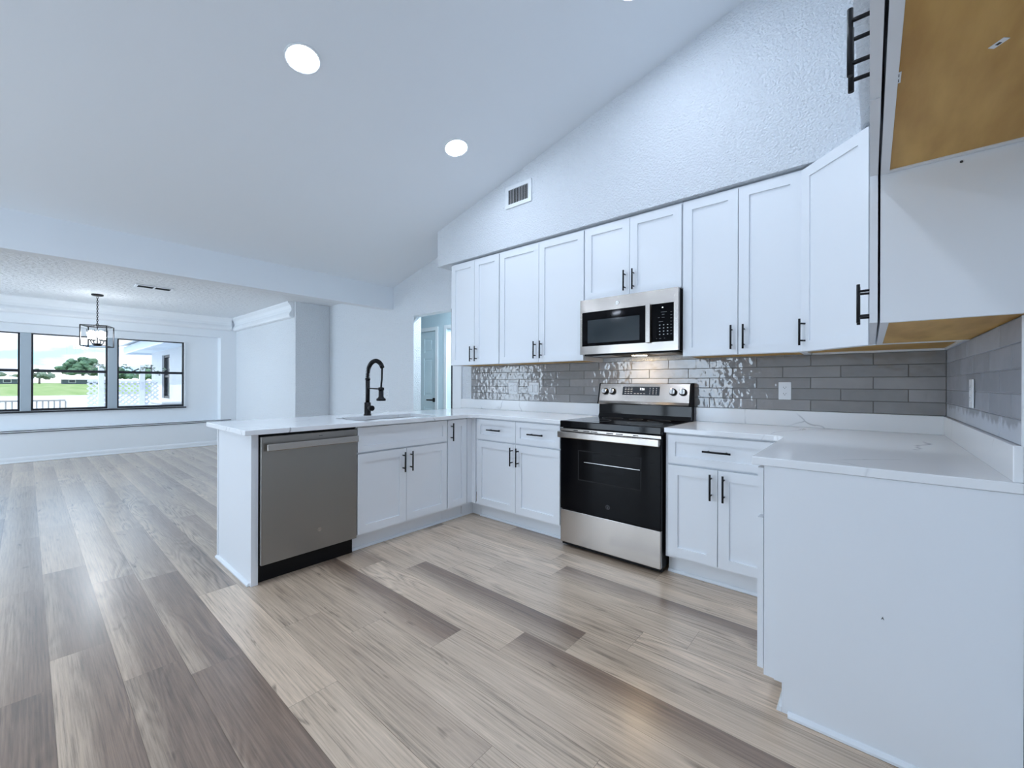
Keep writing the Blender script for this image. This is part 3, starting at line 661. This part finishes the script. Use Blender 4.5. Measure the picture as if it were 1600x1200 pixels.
# ------------------------------------------------------------------ backsplash tiles
def tiles(name, label, mt, gm, a0, a1, z0, z1, place, seam, end_y=None):
    t = thing(name, label, 'tiles', (0, 0, 0))
    m = MB(); col = m.bm.loops.layers.color.new('tone'); TW = .2975; rows = 5; H = (z1-z0)/rows
    def P(a, w, z): return (a, -.0015-w, z) if place == 'back' else (XR-.0015-w, -a, z)
    for r in range(rows):
        s = seam+(TW/2 if r % 2 else 0)
        x = s-math.ceil((s-a0)/TW)*TW
        while x < a1-.001:
            l, h = max(x, a0)+.0011, min(x+TW, a1)-.0011
            if h-l > .012:
                b, tp = z0+r*H+.0011, z0+(r+1)*H-.0011; tone = random.random(); j = [random.uniform(0, .0011) for _ in range(4)]
                v0 = [m.bm.verts.new(P(*q)) for q in ((l, 0, b), (h, 0, b), (h, 0, tp), (l, 0, tp))]
                v1 = [m.bm.verts.new(P(q[0], .0078, q[1])) for q in ((l, b), (h, b), (h, tp), (l, tp))]
                i_ = .0016
                v2 = [m.bm.verts.new(P(q[0], .0092+j[k], q[1])) for k, q in enumerate(((l+i_, b+i_), (h-i_, b+i_), (h-i_, tp-i_), (l+i_, tp-i_)))]
                fs = [m.bm.faces.new(v2)]
                for k in range(4):
                    k2 = (k+1) % 4
                    fs.append(m.bm.faces.new((v0[k], v0[k2], v1[k2], v1[k]))); fs.append(m.bm.faces.new((v1[k], v1[k2], v2[k2], v2[k])))
                for f in fs:
                    for lp in f.loops: lp[col] = (tone, tone, tone, 1)
            x += TW
    m.build('tile_field', mt, t)
    m = MB()
    if place == 'back': m.box(a0, a1, -.0068, -.001, z0, z1)
    else: m.box(XR-.0068, XR-.001, -a1, -a0, z0, z1)
    m.build('grout', gm, t)
    return t
tiles('tile_backsplash', 'glossy grey tile backsplash behind the range and worktops', 'tile', 'grout', -1.622, XR-.011, 1.0175, 1.3705, 'back', 1.45)
t = tiles('tile_backsplash', 'dusty grey tile backsplash on the short right wall under the end cabinet', 'tile_dusty', 'grout_pale', .011, 1.4775, 1.0175, 1.3705, 'right', .32)
m = MB(); m.box(XR-.013, XR-.001, -1.4825, -1.478, 1.0175, 1.3705); m.build('edge_trim', 'plate', t)

# ------------------------------------------------------------------ outlets and switches
def outlet(label, x, z, y=0, w=.07, kind='duplex', rz=0, group=None, xpos=None, name='wall_outlet', cat='outlet'):
    """faces -y at rz 0"""
    t = thing(name, label, cat, (x, y, z), rz, group)
    h = .114
    m = MB(); m.box(-w/2, w/2, -.006, -.0006, -h/2, h/2, .0025); m.build('cover_plate', 'plate', t)
    def receptacle(cx):
        for dz in (.0205, -.0205):
            m = MB(); prof = []
            n = 20
            A = [m.bm.verts.new((cx+.0165*math.cos(a), -.0078, dz+.0135*max(-.88, min(.88, math.sin(a))))) for a in [2*PI*i/n for i in range(n)]]
            B = [m.bm.verts.new((v.co.x, -.0061, v.co.z)) for v in A]
            m.bm.faces.new(A)
            for i in range(n): m.bm.faces.new((A[i], A[(i+1)%n], B[(i+1)%n], B[i]))
            r = m.build('receptacle', 'plate', t)
            m = MB(); m.box(cx-.0075, cx-.0055, -.0081, -.0077, dz-.001, dz+.007); m.box(cx+.0055, cx+.0075, -.0081, -.0077, dz+.0, dz+.007); m.cyl((cx, -.0077, dz-.0055), (cx, -.0081, dz-.0055), .0024, 10); m.build('slots', 'slot', r)
    def rocker(cx):
        m = MB(); m.box(cx-.0165, cx+.0165, -.0085, -.0061, -.033, .033, .002); m.build('rocker', 'plate', t)
        m = MB(); m.slab(rect(cx-.0185, cx+.0185, -.035, .035), [rect(cx-.0168, cx+.0168, -.0333, .0333)], -.0065, -.0061, 'xz'); m.build('rocker_gap', 'slot', t)
    if kind == 'duplex': receptacle(0)
    elif kind == 'combo': receptacle(-.028); rocker(.028)
    elif kind == 'switches': rocker(-.028); rocker(.028)
    return t
outlet('white double-socket outlet on the tiles right of the range', 1.3135, 1.1435, -.011)
outlet('left white plate with socket and rocker switch on the tiles', -1.005, 1.139, -.011, .118, 'combo', group=None, name='switch_plate', cat='switch')
outlet('right white plate with two rocker switches on the tiles', -.742, 1.139, -.011, .118, 'switches', name='switch_plate', cat='switch')
outlet('white outlet seen edge-on on the dusty right-hand tiles', XR-.0125, 1.15, -.775, .075, 'duplex', -PI/2)
outlet('white outlet on the plain wall just left of the faucet', -3.875, 1.035)
outlet('white outlet on the plain wall right of the faucet spray head', -3.278, 1.042)
outlet('low white outlet on the plain wall, half hidden by the worktop', -3.278, .755)

# ------------------------------------------------------------------ round emblem used on the three appliances
def emblem(parent, x, y, z, r, m1, m2):
    m = MB(); m.cyl((x, y, z), (x, y-.0012, z), r, 28); o = m.build('emblem', m1, parent)
    m = MB()
    for rr in (r*.93,):
        m.tube([(x+rr*math.cos(a), y-.0013, z+rr*math.sin(a)) for a in [2*PI*i/28 for i in range(28)]], r*.055, 6, closed=True)
    # two looping initials
    m.tube([(x+r*(-.12+.3*math.cos(a)), y-.0013, z+r*(.05+.5*math.sin(a))) for a in [math.radians(50+i*14) for i in range(20)]], r*.06, 6)
    m.tube([(x+r*(.32-.2*abs(math.cos(a))), y-.0013, z+r*(.5*a/1.6)) for a in [-1.55+.26*i for i in range(13)]], r*.06, 6)
    m.tube([(x-r*.1, y-.0013, z-r*.05), (x+r*.1, y-.0013, z-r*.02), (x+r*.1, y-.0013, z-r*.45)], r*.05, 6)
    m.build('emblem_lettering', m2, o)

# ------------------------------------------------------------------ dishwasher (local x along +y, front towards +x)
t = thing('dishwasher', 'stainless dishwasher, dim reflections put into its colour, at the end of the peninsula', 'dishwasher', (-1.58, -2.333, 0), PI/2)
W = .597; yf = -.63
m = MB(); m.box(.003, W-.003, yf+.03, -.01, .112, .872); m.build('tub', 'blackplastic', t)
m = MB(); m.box(.002, W-.002, yf+.06, -.015, .0015, .111); m.build('toe_kick', 'blackplastic', t)
m = MB(); m.box(.0, W, yf, yf+.029, .116, .868, .004); d = m.build('door', 'dimsteel', t)
m = MB()
m.box(.022, W-.006, yf-.038, yf-.02, .784, .826, .004); m.box(.03, .055, yf-.021, yf-.0005, .79, .82, .003); m.box(W-.035, W-.01, yf-.021, yf-.0005, .79, .82, .003)
m.build('handle', 'steel', d)
m = MB(); m.box(.335, .357, yf-.0008, yf-.0002, .8445, .8475); m.build('indicator_light', 'slot', d)
emblem(t, .34, yf-.0002, .245, .014, 'steel', 'dimsteel')
m = MB(); m.box(0, W, yf+.02, -.02, .8735, .8838); m.build('top_gasket', 'blackplastic', t)

# ------------------------------------------------------------------ range
t = thing('electric_range', 'freestanding stainless electric range with black oven door between the base cabinets', 'range', (.0075, 0, 0))
W = .747; F = -.645
m = MB(); m.box(.002, W-.002, F+.012, -.035, .03, .868); m.build('body', 'blackplastic', t)
for x in (.05, W-.05):
    for y in (F+.06, -.09):
        m = MB(); m.cyl((x, y, .0015), (x, y, .0298), .016, 14); m.build('foot', 'blackplastic', t)
m = MB(); m.box(.002, W-.002, F+.01, F+.03, .008, .0295); m.build('kick_plate', 'blackplastic', t)
m = MB(); m.box(.002, W-.002, F-.018, F+.0115, .033, .27, .004); dr = m.build('storage_drawer', 'steel', t)
m = MB(); m.box(.001, W-.001, F-.02, F+.0115, .274, .852, .004); od = m.build('oven_door', 'glassblack', t)
m = MB(); m.slab(rect(.15, .62, .50, .715), [rect(.158, .612, .508, .707)], F-.0206, F-.0202, 'xz'); m.build('window_border', 'blackplastic', od)
m = MB(); m.box(.20, .61, F-.0208, F-.0202, .632, .6345); m.build('rack_line', 'chrome', od)
emblem(t, .385, F-.0203, .352, .016, 'blackplastic', 'printdim')
m = MB(); m.box(.0, W, F-.024, F-.0205, .842, .862, .001); vt = m.build('vent_trim', 'steel', t)
for a in (.115, .195, .255, .375, .445, .565):
    m = MB(); m.box(a, a+(.05 if a not in (.115,.565) else .035), F-.0246, F-.0242, .8485, .8545); m.build('vent_slot', 'slot', vt)
m = MB(); m.box(-.001, W+.001, F-.062, F-.048, .797, .842, .005); m.box(.004, .028, F-.049, F-.0207, .803, .838, .003); m.box(W-.028, W-.004, F-.049, F-.0207, .803, .838, .003); m.build('handle', 'steel', od)
m = MB(); m.box(-.001, W+.001, F-.024, -.04, .8685, .9165, .005); ck = m.build('cooktop', 'cooktop', t)
for (x, y, r) in ((.19, -.47, .105), (.56, -.47, .115), (.19, -.22, .08), (.56, -.22, .08), (.375, -.2, .05)):
    m = MB(); m.tube([(x+r*math.cos(a), y+r*math.sin(a), .9166) for a in [2*PI*i/40 for i in range(40)]], .0007, 4, closed=True); m.build('burner_ring', 'printdim', ck)
m = MB(); m.prism([(-.03, .917), (-.105, .917), (-.09, .945), (-.088, 1.02), (-.03, 1.02)], .002, W-.002, 'x'); m.build('backguard_base', 'cooktop', t)
m = MB(); pr = [(-.028, 1.0205), (-.118, 1.0205), (-.122, 1.03), (-.112, 1.048), (-.082, 1.186), (-.074, 1.19), (-.028, 1.19)]
m.prism(pr, .012, W-.012, 'x'); cp = m.build('control_panel', 'steel', t)
m = MB(); pb = [(-.026, 1.0205), (-.119, 1.0205), (-.123, 1.03), (-.113, 1.049), (-.083, 1.187), (-.074, 1.192), (-.026, 1.192)]
m.prism(pb, .0, .0115, 'x'); m.prism(pb, W-.0115, W, 'x'); m.build('end_cap', 'blackplastic', t)
sl = math.atan2(.03, .138)     # lean of the control face
def face(z): return -.112+(z-1.048)/.138*.030
m = MB(); m.box(-.15, .15, -.0015, -.0001, -.034, .034); ds = m.build('display', 'display', t); ds.location = (.365, face(1.131), 1.131); ds.rotation_euler = (-sl, 0, 0)
text_mesh('clock_digits', '7:36', .023, 'digits', ds, (.012, -.0017, .014), (PI/2, 0, 0), .0002)
m = MB()
for i, x in enumerate((-.125, -.1, -.075)):
    for z in (.022, .009, -.006, -.021): m.box(x-.008, x+.008, -.0018, -.0016, z-.0016, z+.0016)
for x in (-.045, -.02, .005, .03): m.box(x-.008, x+.008, -.0018, -.0016, -.0226, -.0194)
for x in (.075, .1, .125):
    for z in (.021, .007, -.007, -.021): m.box(x-.0025, x+.0025, -.0018, -.0016, z-.003, z+.003)
m.build('button_legends', 'print', ds)
for x in (.062, .128, .618, .69):
    m = MB(); m.cyl((0, -.0002, 0), (0, -.009, 0), .027, 26); k = m.build('knob_ring', 'blackplastic', t); k.location = (x, face(1.124), 1.124); k.rotation_euler = (-sl, 0, 0)
    m = MB(); m.cyl((0, -.0092, 0), (0, -.03, 0), .0225, 26, .0195); m.box(-.0055, .0055, -.043, -.0302, -.02, .02, .003); m.build('knob', 'chrome', k)

# ------------------------------------------------------------------ microwave
t = thing('microwave', 'stainless over-the-range microwave hung under the short wall cabinet', 'microwave', (.0025, 0, 1.414))
W = .757; H = .424; F = -.372
m = MB(); m.box(.001, W-.001, F+.016, -.013, .0, H-.002, .003); m.build('housing', 'blackplastic', t)
m = MB(); m.slab(rect(.0, W, .0, H-.002), [rect(.018, .535, .062, .325), rect(.575, .728, .062, .325)], F-.014, F+.0155, 'xz'); fr = m.build('front_frame', 'steel', t)
m = MB(); m.box(.018, .535, F-.010, F+.012, .062, .325); dg_ = m.build('door_glass', 'glassblack', t)
m = MB(); m.box(.065, .485, F-.0107, F-.0102, .085, .262); m.build('door_window', 'mwglass', dg_)
m = MB(); m.box(.575, .728, F-.0125, F+.012, .062, .325); pn = m.build('keypad', 'glassblack', t)
m = MB()
for i in range(3):
    for j in range(4): m.box(.632+i*.027-.004, .632+i*.027+.004, F-.0131, F-.0126, .112+j*.0215-.0025, .112+j*.0215+.0025)
m.build('number_keys', 'print', pn)
m = MB()
for j in range(8): m.box(.704, .716, F-.0131, F-.0126, .11+j*.0215, .1125+j*.0215)
for x, z, w in ((.66, .265, .04), (.655, .248, .018), (.625, .228, .012), (.655, .228, .02), (.64, .2, .03), (.61, .085, .008), (.635, .085, .014), (.665, .085, .008)): m.box(x-w/2, x+w/2, F-.0131, F-.0126, z-.0013, z+.0013)
m.build('key_legends', 'printdim', pn)
m = MB(); m.box(.647, .655, F-.0131, F-.0126, .294, .300); m.build('clock_light', 'digits', pn)
m = MB(); m.box(.538, .572, F-.036, F-.0285, .058, .33, .003); m.box(.545, .565, F-.029, F-.0142, .08, .1, .002); m.box(.545, .565, F-.029, F-.0142, .288, .308, .002); m.build('handle', 'steel', fr)
emblem(t, .315, F-.0142, .371, .0165, 'chrome', 'dimsteel')
m = MB(); m.box(.02, W-.02, F+.02, -.03, -.0105, -.0005, .002); bt = m.build('base_plate', 'blackplastic', t)
for a, b in ((.07, .23), (.53, .69)):
    m = MB(); m.box(a, b, -.31, -.12, -.0135, -.0107); m.build('grease_filter', 'filter', bt)
m = MB(); m.box(.34, .44, -.19, -.14, -.0125, -.0107); cl = m.build('cooktop_lamp', mat('warm_lens', (1, 1, 1), .5, emit=((1, .72, .42), 60)), bt)

# ------------------------------------------------------------------ vents
t = thing('wall_vent', 'white louvered air vent on the wall above the cabinets', 'vent', (-.6665, -.3455, 2.8835))
m = MB(); m.slab(rect(-.15, .15, -.098, .098), [rect(-.117, .117, -.066, .066)], -.012, -.0003, 'xz'); m.build('frame', 'trim', t)
m = MB(); m.box(-.117, .117, -.003, -.0003, -.066, .066); m.build('duct_back', 'slot', t)
for i in range(13):
    m = MB(); m.box(-.006, .006, -.0007, .0007, -.066, .066); o = m.build('louver', 'trim', t); o.location = (-.108+i*.018, -.0075, 0); o.rotation_euler = (0, 0, math.radians(-42))
t = thing('ceiling_vent', 'two-section white air vent in the textured dining room ceiling', 'vent', (-5.42, -2.13, 2.4395))
m = MB(); m.slab(rect(-.1, .1, -.19, .19), [rect(-.07, .07, -.165, -.01), rect(-.07, .07, .01, .165)], -.012, -.0003, 'xy'); m.build('frame', 'trim', t)
m = MB(); m.box(-.07, .07, -.165, .165, -.0025, -.0003); m.build('duct_back', 'grille', t)
for i in range(8):
    for s in (-.0875, .0875):
        m = MB(); m.box(-.007, .007, -.0775, .0775, -.0006, .0006); o = m.build('louver', 'grille', t); o.location = (-.06+i*.017, s, -.008); o.rotation_euler = (0, math.radians(35), 0)

# ------------------------------------------------------------------ recessed ceiling lights
def make_recessed():
    t = thing('recessed_light', '', 'light')
    m = MB(); m.lathe([(.084, -.0003), (.1, -.0003), (.1, -.003), (.095, -.006), (.086, -.004), (.084, -.0004)], 36); m.build('trim_ring', 'trim', t)
    m = MB(); m.lathe([(.083, -.0005), (.083, -.003), (.065, -.0045), (.001, -.005)], 36); m.build('lens', 'lamp', t)
    return t
rl = make_recessed()
spots = [(-.775, -2.18, 'bright round recessed light in the sloped ceiling, nearer and larger of the two fully seen'), (-.78, -.99, 'bright round recessed light in the sloped ceiling just left of the wall vent'),
         (.72, -1.0, 'recessed ceiling light cut off by the top edge of the photo'), (.72, -2.18, 'recessed light in the sloped ceiling above the kitchen floor'),
         (-2.3, -4.5, 'unseen recessed light added for fill at the low side of the sloped ceiling, towards the header'), (-2.3, -5.6, 'unseen recessed light added for fill at the low side of the sloped ceiling, closest to the rear wall'), (-.78, -3.6, 'unseen recessed light added for fill over the open floor, header side'), (.72, -3.6, 'unseen recessed light added for fill over the open floor, cabinet side'), (-.78, -5.0, 'unseen recessed light added for fill near the rear wall, left'), (.72, -5.0, 'unseen recessed light added for fill near the rear wall, right')]  # this row of lights is added out of view to fill the room
for i, (x, y, lb) in enumerate(spots):
    o = rl if i == 0 else copy_tree(rl)
    o.location = (x, y, zc(x)-.0003); o.rotation_euler = (0, -math.atan(.25), 0); o['label'] = lb; o['group'] = 'recessed lights in the sloped ceiling'
t = thing('hall_light', 'ceiling light in the far room behind the hall', 'light', (-2.9, 1.7, 2.3995))
m = MB(); m.lathe([(.12, 0), (.12, -.02), (.08, -.05), (.001, -.055)], 28); m.build('lamp_shade', mat('hall_lamp', (1, 1, 1), .5, emit=((.9, .96, 1), 60)), t)
t = thing('hall_light', 'unseen ceiling light added to brighten the hall, above the doorway', 'light', (-2.2, .6, 2.4395))  # lamp added out of view to brighten the hall
m = MB(); m.lathe([(.1, 0), (.1, -.02), (.07, -.04), (.001, -.045)], 28); m.build('lamp_shade', mat('hall_fill', (1, 1, 1), .5, emit=((.8, .93, 1), 120)), t)

# ------------------------------------------------------------------ lantern in the dining room
t = thing('pendant_lantern', 'black open-frame square lantern hanging from the dining room ceiling', 'pendant', (-6.62, -2.567, 2.4395), math.radians(-21))
m = MB(); m.lathe([(.065, 0), (.065, -.018), (.05, -.026), (.012, -.03)], 28); m.build('canopy', 'black', t)
z = -.03; k = 0
m = MB()
while z > -.425:
    rr = .013; pts = []
    for i in range(16):
        a = 2*PI*i/16; u, v = .008*math.cos(a), .019*math.sin(a)
        pts.append((u if k % 2 else 0, 0 if k % 2 else u, z-.017+v))
    m.tube(pts, .0032, 6, closed=True); z -= .027; k += 1
m.build('chain', 'black', t)
S = .137; zt, zb = -.455, -.742; b = .006
m = MB(); m.lathe([(.02, -.43), (.02, -.44), (.008, -.446), (.008, zt+.01)], 16)
for zz in (zt, zb):
    for s in (-1, 1):
        m.box(-S, S, s*S-b, s*S+b, zz-b, zz+b); m.box(s*S-b, s*S+b, -S, S, zz-b, zz+b)
m.box(-S, S, -.005, .005, zt-.005, zt+.005); m.box(-.005, .005, -S, S, zt-.005, zt+.005)
for sx in (-1, 1):
    for sy in (-1, 1): m.box(sx*S-b, sx*S+b, sy*S-b, sy*S+b, zb, zt)
m.build('cage', 'black', t)
m = MB(); m.cyl((0, 0, zt), (0, 0, -.70), .006, 12); m.lathe([(.055, -.705), (.055, -.718), (.03, -.73), (.004, -.735)], 24)
for i in range(4):
    a = PI/4+i*PI/2; m.tube([(0, 0, -.70), (.05*math.cos(a), .05*math.sin(a), -.706), (.07*math.cos(a), .07*math.sin(a), -.69), (.078*math.cos(a), .078*math.sin(a), -.655)], .006, 8)
m.build('stem', 'black', t)
for i in range(4):
    a = PI/4+i*PI/2; cx, cy = .078*math.cos(a), .078*math.sin(a)
    m = MB(); m.lathe([(.02, -.66), (.024, -.65), (.018, -.64)], 16, (cx, cy, 0)); c = m.build('bulb_cup', 'black', t)
    m = MB(); m.lathe([(.012, -.638), (.026, -.60), (.029, -.575), (.025, -.545), (.012, -.525), (.002, -.52)], 16, (cx, cy, 0)); m.build('bulb', 'bulb', c)
    m = MB()
    P = [(.022, -.648), (.036, -.60), (.042, -.54), (.044, -.50)]; n = 20; rings = [[m.bm.verts.new((cx+r*math.cos(q), cy+r*math.sin(q), zz)) for q in [2*PI*j/n for j in range(n)]] for r, zz in P]
    for A, B in zip(rings, rings[1:]):
        for j in range(n):
            f = m.bm.faces.new((A[j], A[(j+1)%n], B[(j+1)%n], B[j])); f.smooth = True
    m.build('glass_shade', 'shade_glass', c)

# ------------------------------------------------------------------ outside the dining windows
m = MB(); m.box(-19, -8.06, -30, 40, -.3, -.12); struct(m.build('ground_patio', 'patio'), 'pale patio outside the dining windows')
m = MB(); m.quad((-84, -80, -.6), (-19, -80, -.6), (-19, 120, -.6), (-84, 120, -.6)); struct(m.build('lake', 'lake'), 'pale lake reflecting the sky beyond the patio')
m = MB()
xs = [-82, -100, -130, -170, -230, -330]; zs = [-.62, -.35, -.05, .35, .75, 1.0]
for (xa, za), (xb, zb_) in zip(zip(xs, zs), list(zip(xs, zs))[1:]):
    m.quad((xa, -150, za), (xa, 220, za), (xb, 220, zb_), (xb, -150, zb_))
struct(m.build('lawn', 'lawn'), 'green lawn on the far bank of the lake')
def far_house(label, y0, y1, x, zr, zeave):
    t = thing('distant_house', label, 'house', (x, (y0+y1)/2, .72)); h = (y1-y0)/2; g = .72
    m = MB(); m.box(-9, 0, -h, h, 0, zeave-g); m.build('walls', 'screen', t)
    m = MB(); e = .8
    a = [m.bm.verts.new(p) for p in ((-9-e, -h-e, zeave-g), (e, -h-e, zeave-g), (e, h+e, zeave-g), (-9-e, h+e, zeave-g), (-4.5, -h+4, zr-g), (-4.5, h-4, zr-g))]
    for q in ((0, 1, 4), (1, 2, 5, 4), (2, 3, 5), (3, 0, 4, 5), (3, 2, 1, 0)): m.bm.faces.new([a[i] for i in q])
    m.build('roof', 'roof', t)
    for i in range(3):
        yy = -h+h*2*(i+.5)/3
        m = MB(); m.box(.02, .06, yy-.9, yy+.9, .4, 1.5); f = m.build('window_frame', 'stucco', t)
        m = MB(); m.box(.061, .08, yy-.75, yy+.75, .5, 1.4); m.build('window_pane', 'mwglass', f)
far_house('distant low house with pale hipped roof under the big tree', 5, 19.5, -215, 3.7, 2.25)
far_house('distant low house seen through the left window', -12, -2.8, -215, 3.3, 2.3)
def tree(label, x, y, zg, h, w, mt, n, name='tree', flat=1.0):
    t = thing(name, label, 'tree', (x, y, zg))
    m = MB(); m.cyl((0, 0, -.3), (0, 0, h*.55), w*.045, 10, w*.03)
    for i in range(4):
        a = i*1.7; m.cyl((0, 0, h*.35), (w*.25*math.cos(a), w*.25*math.sin(a), h*.7), w*.02, 8, w*.008)
    m.build('trunk', 'bark', t)
    m = MB()
    for i in range(n):
        a = random.uniform(0, 2*PI); r = w*.5*math.sqrt(random.random()); zz = h*(.38+.55*random.random()*(1-.75*(r/(w*.5))**2))
        bmesh.ops.create_icosphere(m.bm, subdivisions=2, radius=w*random.uniform(.08, .15), matrix=Matrix.Translation((r*math.cos(a), r*math.sin(a), zz)) @ Matrix.Diagonal((1, 1, .7*flat, 1)))
    for v in m.bm.verts: v.co += Vector((random.uniform(-1, 1), random.uniform(-1, 1), random.uniform(-1, 1)))*w*.028
    m.build('crown', mt, t)
tree('large dark green tree behind the distant house', -238, 11.5, .75, 11.2, 13, 'leaf', 46)
tree('lower green tree right of the large tree', -262, 23, .8, 8.0, 12, 'leaf', 36)
tree('grey-green bushy tree left of the distant house', -226, -.2, .72, 5.8, 7, 'leaf2', 30)
tree('small pale tree near the left window post', -250, -4.5, .75, 5.4, 6, 'leaf2', 20)
tree('pale tree above the left distant house', -240, -13, .75, 5.8, 9, 'leaf2', 30)
tree('dark green tree seen behind the lattice screen', -230, 32, .75, 6.4, 12, 'leaf', 34)
tree('green tree far right between lattice and house wing', -262, 46, .8, 6.6, 10, 'leaf', 30)

# house wing seen through the right window
YW = -.87
t = thing('house_wing', 'white stucco wing of the house with wide eave outside the right window', 'building', (-14.0, YW, -.12))
m = MB(); m.slab(rect(0, 5.9, 0, 2.16), [rect(1.4, 2.31, .9, 2.03)], 0, .2, 'xz'); m.box(0, .2, .2, 5, 0, 2.16); m.build('walls', 'stucco', t)
m = MB(); m.box(-.15, 5.9, -.55, 0, 2.16, 2.2); m.build('soffit_board', 'eave', t)
m = MB(); m.box(-.17, 5.9, -.58, -.551, 2.1, 2.3); m.box(-.17, -.151, -.551, 5, 2.1, 2.3); m.build('fascia', 'eave', t)
m = MB(); a = [m.bm.verts.new(p) for p in ((-.3, -.7, 2.3), (5.9, -.7, 2.3), (5.9, 4, 3.6), (-.3, 4, 3.6), (-.3, -.7, 2.34), (5.9, -.7, 2.34), (5.9, 4, 3.64), (-.3, 4, 3.64))]
for q in ((3,2,1,0),(4,5,6,7),(0,1,5,4),(1,2,6,5),(2,3,7,6),(3,0,4,7)): m.bm.faces.new([a[i] for i in q])
m.build('roof', 'roof', t)
m = MB(); m.slab(rect(1.4, 2.31, .9, 2.03), [rect(1.47, 2.24, .96, 1.97)], .04, .12, 'xz'); m.box(1.47, 2.24, .05, .11, 1.45, 1.5); wf = m.build('window_frame', 'winblack', t)
m = MB(); m.box(1.47, 2.24, .075, .08, .96, 1.97); m.build('window_pane', 'mwglass', wf)
t = thing('wall_bracket', 'dark curved bracket on the end of the house wing', 'bracket', (-14.0, YW, 1.5))
m = MB(); m.tube([(0, -.005, .1), (-.05, -.2, .12), (-.1, -.4, .0), (-.12, -.5, -.05)], .022, 8); m.box(-.05, .05, -.02, -.001, .0, .2); m.build('arm', 'black', t)
# lattice screen
t = thing('lattice_screen', 'white diagonal lattice screen between two posts outside the right window', 'trellis', (-11.5, -2.12, -.12))
for y in (0, .70):
    m = MB(); m.box(-.05, .05, y-.05, y+.05, 0, 1.72, .004); m.build('post', 'lattice', t)
y0, y1 = -.22, 1.0
m = MB(); m.box(-.03, .03, y0, y1, .72, .80); m.box(-.03, .03, y0, y1, 1.32, 1.36); m.box(-.03, .03, y0, y1, .12, .18); m.build('rail', 'lattice', t)
m = MB(); sp_ = .105
def clip_line(c, sgn, za, zb):
    # y = c + sgn*(z-za): clip to y0..y1
    pts = []
    z_lo, z_hi = za, zb
    ya, yb = c, c+sgn*(zb-za)
    lo, hi = 0.0, 1.0
    dy = yb-ya
    for lim, s in ((y0, 1), (y1, -1)):
        fa, fb = s*(ya-lim), s*(yb-lim)
        if fa < 0 and fb < 0: return None
        if fa < 0: lo = max(lo, fa/(fa-fb))
        elif fb < 0: hi = min(hi, fa/(fa-fb))
    if hi-lo < .02: return None
    return (ya+dy*lo, za+(zb-za)*lo), (ya+dy*hi, za+(zb-za)*hi)
for za, zb_ in ((.18, .72), (.80, 1.32)):
    for sgn, xo in ((1, -.008), (-1, .008)):
        c = y0-1.2
        while c < y1+1.2:
            r = clip_line(c, sgn, za, zb_)
            if r:
                (ya, z1), (yb, z2) = r; d = Vector((0, yb-ya, z2-z1)).normalized(); n = Vector((0, -d.z, d.y))*.016
                A = Vector((xo, ya, z1)); B = Vector((xo, yb, z2)); tx = Vector((.006, 0, 0))
                vs = [m.bm.verts.new(p) for p in (A-n-tx, A+n-tx, B+n-tx, B-n-tx, A-n+tx, A+n+tx, B+n+tx, B-n+tx)]
                for q in ((3,2,1,0),(4,5,6,7),(0,1,5,4),(1,2,6,5),(2,3,7,6),(3,0,4,7)): m.bm.faces.new([vs[i] for i in q])
            c += sp_
m.build('lattice', 'lattice', t)
t = thing('climbing_vine', 'thin leafy vine running along the top of the lattice screen', 'vine', (-11.36, -2.12, 1.24))
m = MB(); pts = [(.05, -.25+.03*i, .12+.28*abs(math.sin(i*.23))*.7+random.uniform(-.02, .02)) for i in range(46)]
m.tube(pts, .006, 6); m.build('stem', 'bark', t)
m = MB()
for p in pts:
    for k in range(3):
        c = Vector(p)+Vector((random.uniform(-.03, .03), random.uniform(-.04, .04), random.uniform(-.03, .05))); a = random.uniform(0, 6); s = random.uniform(.018, .035)
        m.quad(c+Vector((0, -s, 0)), c+Vector((s*.4, 0, s*.6*math.cos(a))), c+Vector((0, s, s*.3)), c+Vector((-s*.4, 0, -s*.6*math.cos(a))))
m.build('leaves', 'leaf2', t)
t = thing('patio_bench', 'low pale grey woven bench by the house wing outside the right window', 'bench', (-9.6, -1.27, -.12))
m = MB(); m.box(-.6, .6, -.2, .2, .0, .86, .02); m.build('base', 'wicker', t)
m = MB(); m.box(-.6, .6, -.2, .2, .861, .93, .025); m.build('seat_cushion', mat('pale_cushion', (.7, .72, .75), .9), t)
# dock railing
t = thing('dock_railing', 'low grey railing by the lake at the bottom of the left windows', 'railing', (-17.5, -3.1, -.12))
m = MB(); m.box(-.03, .03, -1.6, .68, .72, .77); m.box(-.03, .03, -1.6, .68, .12, .16); m.build('rail', 'greywood', t)
for i in range(20):
    m = MB(); y = -1.6+i*.12; m.box(-.018, .018, y-.018, y+.018, 0, .72); m.build('baluster', 'greywood', t)
